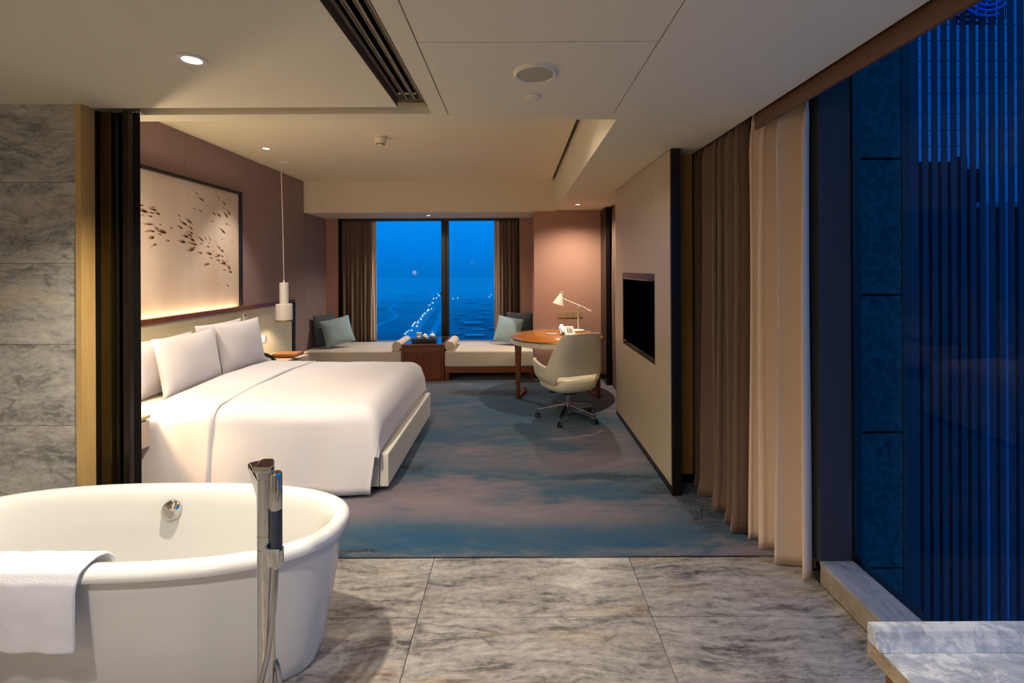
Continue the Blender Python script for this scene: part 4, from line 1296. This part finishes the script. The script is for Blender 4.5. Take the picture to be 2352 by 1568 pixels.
curtain('blackout_curtain', 'narrow strip of taupe curtain behind the television partition', [(1.345, 6.28), (1.335, 5.6)], 0.008, 2.58, 6, 0.034, M['brown_drape'], 6)

# =================================================================== DESK
DX, DY, DR = 0.515, 5.87, 0.585
dk = thing('writing_desk', 'round walnut desk with ivory apron and sled legs', 'desk', (DX, DY, 0))
link('top', B().lathe([(0, 0.732), (DR - 0.006, 0.732), (DR - 0.003, 0.736), (DR - 0.003, 0.746), (DR - 0.008, 0.750), (0, 0.750)], 96), M['desk_top'], dk, smooth=True, angle=40)
link('brass_edge', B().lathe([(DR - 0.006, 0.728), (DR, 0.728), (DR + 0.002, 0.732), (DR + 0.002, 0.742), (DR - 0.002, 0.744)], 96), M['brass'], dk, smooth=True, angle=40)
for k in range(6):
    ap = B()
    a0, a1 = 2 * pi * k / 6 + 0.10, 2 * pi * (k + 1) / 6 + 0.10 - 0.006
    n = 18
    vs, fs = [], []
    for i in range(n + 1):
        a = a0 + (a1 - a0) * i / n
        for r, z in ((DR - 0.004, 0.672), (DR - 0.004, 0.727), (DR - 0.03, 0.727), (DR - 0.03, 0.672)):
            vs.append((r * cos(a), r * sin(a), z))
    for i in range(n):
        for c in range(4):
            fs.append([i * 4 + c, i * 4 + (c + 1) % 4, (i + 1) * 4 + (c + 1) % 4, (i + 1) * 4 + c])
    fs.append([0, 1, 2, 3])
    fs.append([n * 4 + c for c in (3, 2, 1, 0)])
    ap.add(vs, fs)
    link('apron', ap, M['desk_apron'], dk, smooth=True, angle=40)
link('under_board', B().lathe([(0, 0.70), (DR - 0.032, 0.70), (DR - 0.032, 0.728), (0, 0.728)], 64), M['walnut'], dk)
def sled(px, py, qx, qy):
    """front leg at p, rear leg at q, joined by a foot bar"""
    a = Vector((px, py, 0))
    q = Vector((qx, qy, 0))
    d = (q - a).normalized()
    L = (q - a).length
    m = Matrix.Translation(a) @ Matrix.Rotation(math.atan2(d.y, d.x), 4, 'Z')
    fl = B()
    t = bmesh.new()
    bmesh.ops.create_cube(t, size=1)
    for v in t.verts:
        top_ = v.co.z > 0
        ww = 0.040 if top_ else 0.021
        dd_ = 0.035 if top_ else 0.022
        v.co = Vector((v.co.x * 2 * dd_ + dd_, v.co.y * 2 * ww * 0.9, 0.672 if top_ else 0.004))
    bmesh.ops.bevel(t, geom=t.edges[:], offset=0.004, segments=2, affect='EDGES')
    fl.merge(t, m)
    link('leg', fl, M['walnut_z'], dk)
    link('foot_bar', B().box(0.03, L, -0.019, 0.019, 0.004, 0.034, 0.003, m).box(L - 0.035, L, -0.019, 0.019, 0.03, 0.06, 0.003, m), M['walnut_z'], dk)
sled(0.02 - DX, 5.655 - DY, 0.125 - DX, 6.02 - DY)
sled(1.015 - DX, 5.66 - DY, 0.93 - DX, 6.02 - DY)

lm = thing('desk_lamp', 'white desk lamp with cone shade and tilted arm standing on the desk', 'lamp', (0.845, 6.20, 0.750))
link('base', B().lathe([(0, 0), (0.075, 0), (0.078, 0.006), (0.076, 0.026), (0.070, 0.030), (0, 0.032)], 36), M['white_lacquer'], lm, smooth=True, angle=40)
link('post', B().lathe([(0, 0.03), (0.013, 0.03), (0.0125, 0.24), (0.014, 0.242), (0.014, 0.252), (0.007, 0.256), (0.007, 0.335), (0, 0.335)], 20), M['white_lacquer'], lm, smooth=True, angle=40)
jn = B()
jn.box(-0.018, 0.018, -0.012, 0.012, 0.318, 0.366, 0.004)
jn.cyl((0, -0.018, 0.338), (0, 0.018, 0.338), 0.008)
link('joint', jn, M['white_lacquer'], lm)
arm = B()
arm.tube([(-0.215, 0, 0.448), (0.09, 0, 0.317)], 0.0085, 12)
arm.tube([(0.085, -0.008, 0.320), (0.175, -0.008, 0.281)], 0.0045, 8)
arm.tube([(0.085, 0.008, 0.312), (0.165, 0.008, 0.272)], 0.0045, 8)
arm.box(0.080, 0.094, -0.014, 0.014, 0.304, 0.332, 0.003)
link('arm', arm, M['white_lacquer'], lm, smooth=True, angle=40)
sh = B()
cone_m = Matrix.Translation((-0.275, 0, 0.370)) @ Matrix.Rotation(radians(17), 4, 'Y')
sh.lathe([(0.078, 0.0), (0.020, 0.140), (0.016, 0.150), (0.0, 0.150), (0.0, 0.146), (0.014, 0.146), (0.018, 0.138), (0.075, 0.0)], 40, (0, 0, 0), cone_m)
sho = link('shade', sh, M['white_lacquer'], lm, smooth=True, angle=35)
link('bulb', B().lathe([(0, 0.02), (0.02, 0.03), (0.026, 0.055), (0.018, 0.08), (0, 0.09)], 16, (0, 0, 0), cone_m), M['bulb'], sho, smooth=True)
hk = B()
hk.tube([(-0.238, 0, 0.515), (-0.236, 0, 0.535), (-0.220, 0, 0.544), (-0.208, 0, 0.530), (-0.203, 0, 0.49), (-0.205, 0, 0.452)], 0.005, 8)
hk.box(-0.225, -0.195, -0.010, 0.010, 0.436, 0.462, 0.003)
link('neck_wire', hk, M['white_lacquer'], lm, smooth=True, angle=40)
link('cable', B().tube([(0.07, -0.02, 0.012), (0.11, -0.03, 0.006), (0.14, -0.05, 0.006), (0.15, -0.02, 0.006)], 0.004, 6), M['white_lacquer'], lm, smooth=True)
spot('spot_light', (0.845 - 0.272, 6.20, 0.750 + 0.385), 9.0, NEUT, 120, 0.4, 0.03)

dp = thing('desk_telephone', 'silver telephone on the desk in front of the lamp', 'telephone', (0.665, 5.98, 0.750), radians(4))
db = B()
db.prism([(-0.085, 0.012), (0.085, 0.095), (0.085, 0.075), (0.03, 0.0), (-0.085, 0.0)], 'X', -0.095, 0.095)
dbo = link('base', db, M['silver'], dp)
modif(dbo, 'BEVEL', width=0.004, segments=2)
def dslope(x, y, w_, l_, h_, name, m):
    z = 0.012 + (y + 0.085) * (0.083 / 0.17)
    return link(name, B().box(-w_ / 2, w_ / 2, -l_ / 2, l_ / 2, 0, h_, 0.001, Matrix.Translation((x, y, z)) @ Matrix.Rotation(math.atan2(0.083, 0.17), 4, 'X')), m, dp)
for i in range(4):
    for j in range(3):
        dslope(0.005 + 0.024 * j, -0.055 + 0.024 * i, 0.015, 0.013, 0.005, 'key', M['black_plastic'])
dslope(0.028, 0.058, 0.085, 0.028, 0.004, 'display', M['plate_grey'])
dh = B()
dh.box(-0.022, 0.022, -0.09, 0.09, 0.012, 0.034, 0.008, Matrix.Translation((-0.062, 0.0, 0.054)) @ Matrix.Rotation(math.atan2(0.083, 0.17), 4, 'X'))
link('handset', dh, M['silver'], dp, smooth=True, angle=50)
link('cord', B().tube([(-0.10 + 0.006 * cos(k * 1.3), -0.06 - 0.0015 * k, 0.008 + 0.004 * sin(k * 1.3)) for k in range(22)], 0.003, 6), M['black_plastic'], dp, smooth=True)
gm = thing('cable_grommet', 'flat dark cable box set in the desk top', 'desk socket', (0.465, 6.00, 0.750))
link('frame', B().box(-0.075, 0.075, -0.055, 0.055, -0.002, 0.003, 0.001), M['bronze'], gm)
link('lid', B().box(-0.068, -0.002, -0.045, 0.045, 0.003, 0.005, 0.001), M['plate_grey'], gm)
link('lid', B().box(0.002, 0.068, -0.045, 0.045, 0.003, 0.005, 0.001), M['plate_grey'], gm)

ds = thing('desk_socket', 'champagne four gang socket plate on the rose wall behind the lamp', 'socket', (0.79, 6.69, 0.930))
link('plate', B().box(-0.178, 0.178, -0.008, 0.0, -0.045, 0.045, 0.002), M['plate'], ds)
for k in range(4):
    link('module', B().box(-0.168 + 0.085 * k, -0.089 + 0.085 * k, -0.011, -0.008, -0.037, 0.037, 0.001), M['plate'], ds)
def hole(x, z, w_=0.004, h_=0.007):
    link('socket_hole', B().box(x - w_, x + w_, -0.0118, -0.0108, z - h_, z + h_), M['black_plastic'], ds)
for z in (-0.014, 0.014):
    hole(-0.0435, z, 0.010, 0.003)
for cx_ in (0.0415, 0.1265):
    hole(cx_, 0.0, 0.003, 0.008)
    for sx_ in (-1, 1):
        hole(cx_ + sx_ * 0.012, 0.024, 0.004, 0.004)
        hole(cx_ + sx_ * 0.012, -0.020, 0.004, 0.004)

# =================================================================== DESK CHAIR
chp = thing('desk_chair', 'ivory leather swivel chair pushed towards the round desk', 'chair', (0.555, 4.935, 0.004), radians(23))
def sstep(a, b, x):
    t = max(0, min(1, (x - a) / (b - a)))
    return t * t * (3 - 2 * t)
def shell_fn(u, v):
    th = (u * 2 - 1) * radians(128)             # 0 = back centre
    ab = abs(th)
    arm_ = sstep(radians(48), radians(68), ab)
    ztop = 0.945 * (1 - arm_) + (0.60 + 0.035 * sstep(radians(80), radians(128), ab)) * arm_
    ztop -= 0.012 * (1 - cos(min(ab, radians(40)) * 2))
    zbot = 0.505 * (1 - sstep(radians(44), radians(62), ab)) + 0.335 * sstep(radians(44), radians(62), ab)
    zbot += 0.16 * sstep(radians(95), radians(128), ab)
    z = zbot + (ztop - zbot) * v
    n = 3.4
    c, s = cos(th), sin(th)
    ax, ay = 0.312, 0.27
    r = (abs(s / ax) ** n + abs(c / ay) ** n) ** (-1 / n)
    x, y = r * s, -r * c
    hi = sstep(0.52, 0.95, z) * (1 - arm_)
    x *= 1 - 0.13 * hi
    y -= 0.075 * hi
    low = max(0, (0.47 - z) / 0.14)
    if ab > radians(40):
        k = 1 - 0.30 * low ** 1.4
        x *= k
        y *= 1 - 0.22 * low ** 1.4
    y += 0.05 * sstep(radians(85), radians(128), ab)
    x *= 1 + 0.07 * arm_ * sstep(0.42, 0.6, z)
    return (x, y, z)
shl = B().grid(shell_fn, 60, 18)
sho_ = link('back_shell', shl, M['leather'], chp, smooth=True)
modif(sho_, 'SOLIDIFY', thickness=0.036, offset=-1.0)
modif(sho_, 'BEVEL', width=0.012, segments=3, limit_method='ANGLE', angle_limit=radians(50))
def seat_fn(u, v):
    a = 2 * pi * u
    prof = [(0.0, 0.315), (0.12, 0.312), (0.20, 0.316), (0.240, 0.332), (0.264, 0.360), (0.272, 0.395), (0.262, 0.428), (0.236, 0.452), (0.17, 0.462), (0.08, 0.466), (0.0, 0.467)]
    p = v * (len(prof) - 1)
    i = min(int(p), len(prof) - 2)
    f = p - i
    r = prof[i][0] * (1 - f) + prof[i + 1][0] * f
    z = prof[i][1] * (1 - f) + prof[i + 1][1] * f
    x, y = sup(a, r * 1.03, r * 1.0, 2.8)
    z -= 0.03 * (r / 0.26) * max(0, y / 0.26) * (1 if z < 0.40 else 0.2)
    return (x, y, z + 0.003)
st_ = B().grid(seat_fn, 48, 30, wrap_u=True)
bmesh.ops.remove_doubles(st_.b, verts=st_.b.verts[:], dist=0.0005)
link('seat_pad', st_, M['leather'], chp, smooth=True)
me_ = B()
me_.box(-0.085, 0.085, -0.10, 0.10, 0.282, 0.318, 0.006)
me_.box(-0.06, 0.06, -0.07, 0.07, 0.262, 0.284, 0.006)
link('mechanism', me_, M['black_plastic'], chp)
link('lever', B().tube([(-0.07, -0.03, 0.292), (-0.15, -0.03, 0.296), (-0.20, -0.028, 0.306), (-0.235, -0.025, 0.308)], [0.006, 0.006, 0.011, 0.009], 10), M['black_plastic'], chp, smooth=True)
link('gas_lift', B().lathe([(0, 0.265), (0.024, 0.265), (0.024, 0.19), (0.029, 0.188), (0.029, 0.10), (0.034, 0.095), (0.036, 0.06), (0, 0.06)], 28), M['chrome_soft'], chp, smooth=True, angle=40)
for k in range(5):
    a = radians(177 - 23 + 72 * k)
    m = Matrix.Rotation(a, 4, 'Z')
    sp_ = B()
    t = bmesh.new()
    bmesh.ops.create_cube(t, size=1)
    for v in t.verts:
        far = v.co.x > 0
        x = 0.335 if far else 0.02
        hw_ = 0.014 if far else 0.024
        zt, zb = (0.098, 0.068) if far else (0.155, 0.085)
        v.co = Vector((x, math.copysign(hw_, v.co.y), zt if v.co.z > 0 else zb))
    bmesh.ops.bevel(t, geom=t.edges[:], offset=0.006, segments=2, affect='EDGES')
    sp_.merge(t, m)
    spo = link('spoke', sp_, M['chrome_soft'], chp)
    cst = B()
    ca = m @ Matrix.Translation((0.325, 0, 0))
    for sy in (-0.017, 0.017):
        cst.lathe([(0, -0.008), (0.024, -0.008), (0.027, -0.004), (0.027, 0.004), (0.024, 0.008), (0, 0.008)], 24, (0, 0, 0), ca @ Matrix.Translation((0, sy, 0.0275)) @ Matrix.Rotation(pi / 2, 4, 'X'))
    link('caster', cst, M['black_plastic'], spo, smooth=True, angle=40)
    hb_ = B()
    hb_.lathe([(0.0, 0.0), (0.009, 0.0), (0.009, 0.045), (0, 0.045)], 12, (0, 0, 0), ca @ Matrix.Translation((0, 0, 0.03)))
    for sy in (-0.0265, 0.0265):
        hb_.lathe([(0, -0.0015), (0.015, -0.0015), (0.015, 0.0015), (0, 0.0015)], 18, (0, 0, 0), ca @ Matrix.Translation((0, sy, 0.0275)) @ Matrix.Rotation(pi / 2, 4, 'X'))
    link('caster_hub', hb_, M['chrome_soft'], spo, smooth=True, angle=40)

# =================================================================== OUTSIDE
M['granite'] = NT('blue_granite')
_t = M['granite']
_c = _t.coord()
_f = _t.noise(_c, 9.0, 6, 0.85)
_f2 = _t.noise(_c, 1.2, 3, 0.6)
_col = _t.mix(_t.ramp(_f, [(0.4, 0.0), (0.6, 1.0)]), lin((46, 52, 54)), lin((76, 82, 82)))
_col = _t.mix(_t.ramp(_f2, [(0.4, 0.0), (0.7, 0.35)]), _col, lin((38, 44, 50)))
M['granite'] = _t.pbr(_col, 0.85, 0, 0.1)
M['tower_glass'] = None
_t = NT('tower_glass')
_g = _t.n('BsdfGlossy', Color=lin((120, 150, 190)) + (1,), Roughness=0.0)
_d = _t.n('BsdfDiffuse', Color=(0.004, 0.006, 0.012, 1))
_mx = _t.n('MixShader', i0=0.62, i1=_d.outputs[0], i2=_g.outputs[0])
_t.t.links.new(_mx.outputs[0], _t.out.inputs[0])
M['tower_glass'] = _t.m
M['fin'] = plain('tower_fin', (42, 48, 62), 0.6, 0.1, 0.3)
M['far_dark'] = plain('far_tower_dark', (30, 34, 40), 0.8)
M['far_light'] = plain('far_tower_light', (210, 220, 226), 0.8)
M['far_roof'] = plain('far_roof', (196, 206, 210), 0.9, var=0.15, vscale=0.05)
M['ground'] = None
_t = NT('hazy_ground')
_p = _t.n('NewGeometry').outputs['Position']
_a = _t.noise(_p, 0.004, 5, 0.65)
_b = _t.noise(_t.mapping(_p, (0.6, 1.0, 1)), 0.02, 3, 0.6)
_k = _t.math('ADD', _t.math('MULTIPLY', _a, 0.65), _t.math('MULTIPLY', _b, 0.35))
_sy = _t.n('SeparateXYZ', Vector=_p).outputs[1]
_haze_far = _t.mix(_t.ramp(_k, [(0.35, 0.0), (0.65, 1.0)]), lin((206, 208, 212)), lin((216, 218, 220)))
_haze_near = _t.mix(_t.ramp(_k, [(0.35, 0.0), (0.65, 1.0)]), lin((110, 118, 124)), lin((146, 154, 160)))
_haze_mix = _t.n('MapRange', {'interpolation_type': 'SMOOTHSTEP'}, Value=_t.math('ADD', _sy, _t.math('MULTIPLY', _t.math('SUBTRACT', _a, 0.5), 900.0)))
_haze_mix.inputs['From Min'].default_value = 600.0
_haze_mix.inputs['From Max'].default_value = 3600.0
_col = _t.mix(_haze_mix.outputs[0], _haze_near, _haze_far)  # distance haze painted into the base colour: darker near, paler far
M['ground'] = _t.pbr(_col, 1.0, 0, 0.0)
M['road'] = plain('pale_road', (176, 188, 194), 0.9, var=0.05, vscale=0.02)
M['water'] = plain('pale_river', (178, 190, 196), 0.9, var=0.03, vscale=0.02)
M['car_light'] = glow('car_light', (0.75, 0.9, 1.0), 2.6)

pier = thing('stone_pier', 'tall granite clad pier standing outside the right window', 'pier', (4.85, 6.4, 0))
zz = [-5.0, -3.98, -2.18, -0.38, 1.42, 3.22, 5.02, 6.8]
zz = [-5.80, -4.0, -2.19, -0.385, 1.405, 3.205, 5.0, 6.8]
zz = [-4.20, -2.38, -0.585, 1.23, 3.03, 4.83, 6.6]
link('core', B().box(-0.28, 0.30, -0.26, 0.3, -6.0, 7.0), M['dark_void'], pier)
for a, b_ in zip(zz, zz[1:]):
    link('granite_block', B().box(-0.29, 0.255, -0.30, -0.26, a + 0.016, b_ - 0.016, 0.004), M['granite'], pier)
link('side_shade', B().box(0.42, 0.60, 0.10, 0.3, -6.0, 8.0), M['far_dark'], pier)  # dark slab standing in for the shading beside the pier

tw_ = thing('glass_tower', 'neighbouring tower with vertical fins seen through the right window', 'building', (50, 58, 0))
NF = 15
SP = 22.0 / 1060 * 58
link('tower_core', B().box(0.2, 20.0, 0.35, 12, -60, 60), M['far_dark'], tw_)
for k in range(NF):
    x = 0.35 + SP * k
    link('fin', B().box(x - 0.36, x + 0.36, -0.03, 0.30, -55, 50), M['fin'], tw_)
for k in range(NF - 1):
    x0, x1 = 0.35 + SP * k + 0.3, 0.35 + SP * (k + 1) - 0.3
    z = 50.0
    for r_ in range(16):
        h_ = (2.6, 2.05, 2.0)[r_ % 3]
        link('tower_pane', B().box(x0, x1, 0.03, 0.08, z - h_ + 0.04, z - 0.04), M['tower_glass'], tw_)
        z -= h_
    link('tower_pane', B().box(x0, x1, 0.03, 0.08, -50, z - 0.04), M['tower_glass'], tw_)
# reflection of the hotel sign, built as concentric arcs on a frame
em = thing('sign_reflection', 'blue concentric arcs built as the hotel sign reflection on the neighbouring tower', 'sign', (50 + 9.2, 57.3, 33.75))
sgn = B()
sgn.box(-3.0, 1.95, 0.05, 0.12, -1.35, -1.2).box(-3.0, -2.9, 0.05, 0.12, -1.2, 6).box(1.85, 1.95, 0.05, 0.12, -1.2, 6)
link('reflected_frame', sgn, M['far_dark'], em)
M['reflected_blue'] = plain('reflected_blue', (70, 96, 190), 0.5)
for (r_, a0, a1) in ((3.1, 205, 292), (2.45, 200, 322), (1.82, 195, 330), (1.2, 190, 335)):
    pts = [(-0.5 + r_ * 1.15 * cos(radians(a0 + (a1 - a0) * k / 24)), -0.1, 2.05 + r_ * sin(radians(a0 + (a1 - a0) * k / 24))) for k in range(25)]
    link('arc', B().tube(pts, 0.16, 8), M['reflected_blue'], em, smooth=True)

# buildings on our side of the street, mirrored in the tower glass
rb = thing('dark_tower', 'dark stepped tower mirrored in the glass of the neighbouring tower', 'building', (186, -84, 0))
link('tower_body', B().box(-40, 16, -6, 0, -420, 44), M['far_dark'], rb)
link('tower_top', B().box(-40, 8, -6, -1, 44, 47.5), M['far_dark'], rb)
link('roof_unit', B().box(9, 12, -5, -2, 44, 50), M['far_dark'], rb)
rb2 = thing('ribbed_tower', 'tower with pale vertical ribs mirrored in the neighbouring tower glass', 'building', (172, -34, 0))
link('tower_body', B().box(-20.5, 40, -3, 0, -300, 22.0), M['far_dark'], rb2)
link('roof_band', B().box(-20.7, 40, -3, 0.4, 21.0, 22.6), M['far_light'], rb2)
for x in (-20.4, -13.6, -6.8, 0.0):
    link('pale_rib', B().box(x, x + 2.6, 0.0, 0.5, -300, 21.0), M['far_light'], rb2)

GZ = -168.4
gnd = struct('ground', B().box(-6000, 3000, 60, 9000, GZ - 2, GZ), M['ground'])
def ribbon(name, pts, w0, w1, m, label, cat):
    b = B()
    vs = []
    for i, p in enumerate(pts):
        a = Vector(pts[max(i - 1, 0)])
        c = Vector(pts[min(i + 1, len(pts) - 1)])
        d = (c - a).normalized()
        nr = Vector((-d.y, d.x))
        w_ = w0 + (w1 - w0) * i / (len(pts) - 1)
        l, r = Vector(p) + nr * w_, Vector(p) - nr * w_
        vs += [(l.x, l.y, 0.3), (r.x, r.y, 0.3), (l.x, l.y, 0.0), (r.x, r.y, 0.0)]
    fs = []
    for i in range(len(pts) - 1):
        j, k = i * 4, i * 4 + 4
        fs += [[j, j + 1, k + 1, k], [j + 2, k + 2, k + 3, j + 3], [j, k, k + 2, j + 2], [j + 1, j + 3, k + 3, k + 1]]
    b.add(vs, fs)
    return tag(link(name, b, m, loc=(0, 0, GZ)), label, cat)
ribbon('river', [(-380, 1250), (-415, 1362), (-423, 1471), (-418, 1585), (-438, 1704), (-481, 1824), (-528, 1921), (-562, 2074), (-595, 2281), (-603, 2464), (-592, 2677), (-598, 3029), (-700, 3600)], 7, 12, M['water'], 'pale winding river far below the left window pane', 'river')
ribbon('highway', [(-250, 1000), (-272, 1200), (-305, 1467), (-345, 1850), (-420, 2400), (-548, 3340), (-700, 4400)], 16, 20, M['road'], 'broad straight highway with car lights far below the window', 'road')
ribbon('side_road', [(-175, 900), (-213, 1160), (-248, 1465), (-305, 1930), (-395, 2518), (-535, 3354)], 9, 10, M['road'], 'narrower road running right of the highway far below', 'road')
cl = B()
for (x, y) in [(-288, 1238), (-294, 1300), (-302, 1368), (-310, 1444), (-312, 1491), (-320, 1554), (-338, 1668), (-345, 1748), (-360, 1893), (-369, 1954), (-401, 2188), (-422, 2328), (-462, 2630), (-471, 2708), (-492, 2924), (-529, 3180)]:
    for k in range(2):
        L_ = random.uniform(5, 26) * y / 1500
        ox, oy = random.uniform(-9, 9), random.uniform(-30, 30)
        d = Vector((-0.16, 0.987))
        wv = random.uniform(0.25, 0.55) * y / 1300
        c = Vector((x + ox, y + oy))
        p, q = c - d * L_, c + d * L_
        cl.box(-wv, wv, -L_, L_, 0.8, 2.2, 0, Matrix.Translation((c.x, c.y, GZ)) @ Matrix.Rotation(radians(9), 4, 'Z'))
for (x, y) in [(-352, 2586), (-334, 2659), (-157, 2767), (-159, 2994)]:
    cl.box(x - 1.5, x + 1.5, y - 4, y + 4, GZ + 3, GZ + 6)
clo = tag(link('car_lights', cl, M['car_light']), 'string of tiny white car lights along the highway', 'car lights')
clo['kind'] = 'stuff'
roofs = [(-262, 2544, 43), (-107, 1713, 29), (-131, 1399, 53), (-164, 1450, 27), (-102, 1147, 45), (-57, 1097, 8), (-132, 1882, 36), (-222, 2259, 38), (-154, 1314, 17), (-116, 1546, 35), (-102, 1275, 31), (-199, 1693, 32), (-66, 1274, 17), (-138, 2199, 33), (-200, 1550, 20), (-152, 1194, 20)]
for i, (x, y, w_) in enumerate(roofs):
    t = thing('far_building', 'low pale roofed building in the hazy city below the right window pane', 'building', (x, y, GZ), group='low buildings in the haze')
    h_ = 3 + (i * 7) % 5
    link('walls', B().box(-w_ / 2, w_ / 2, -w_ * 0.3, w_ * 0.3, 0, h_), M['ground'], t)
    link('roof', B().box(-w_ / 2 - 0.5, w_ / 2 + 0.5, -w_ * 0.3 - 0.5, w_ * 0.3 + 0.5, h_, h_ + 0.8), M['far_roof'], t)
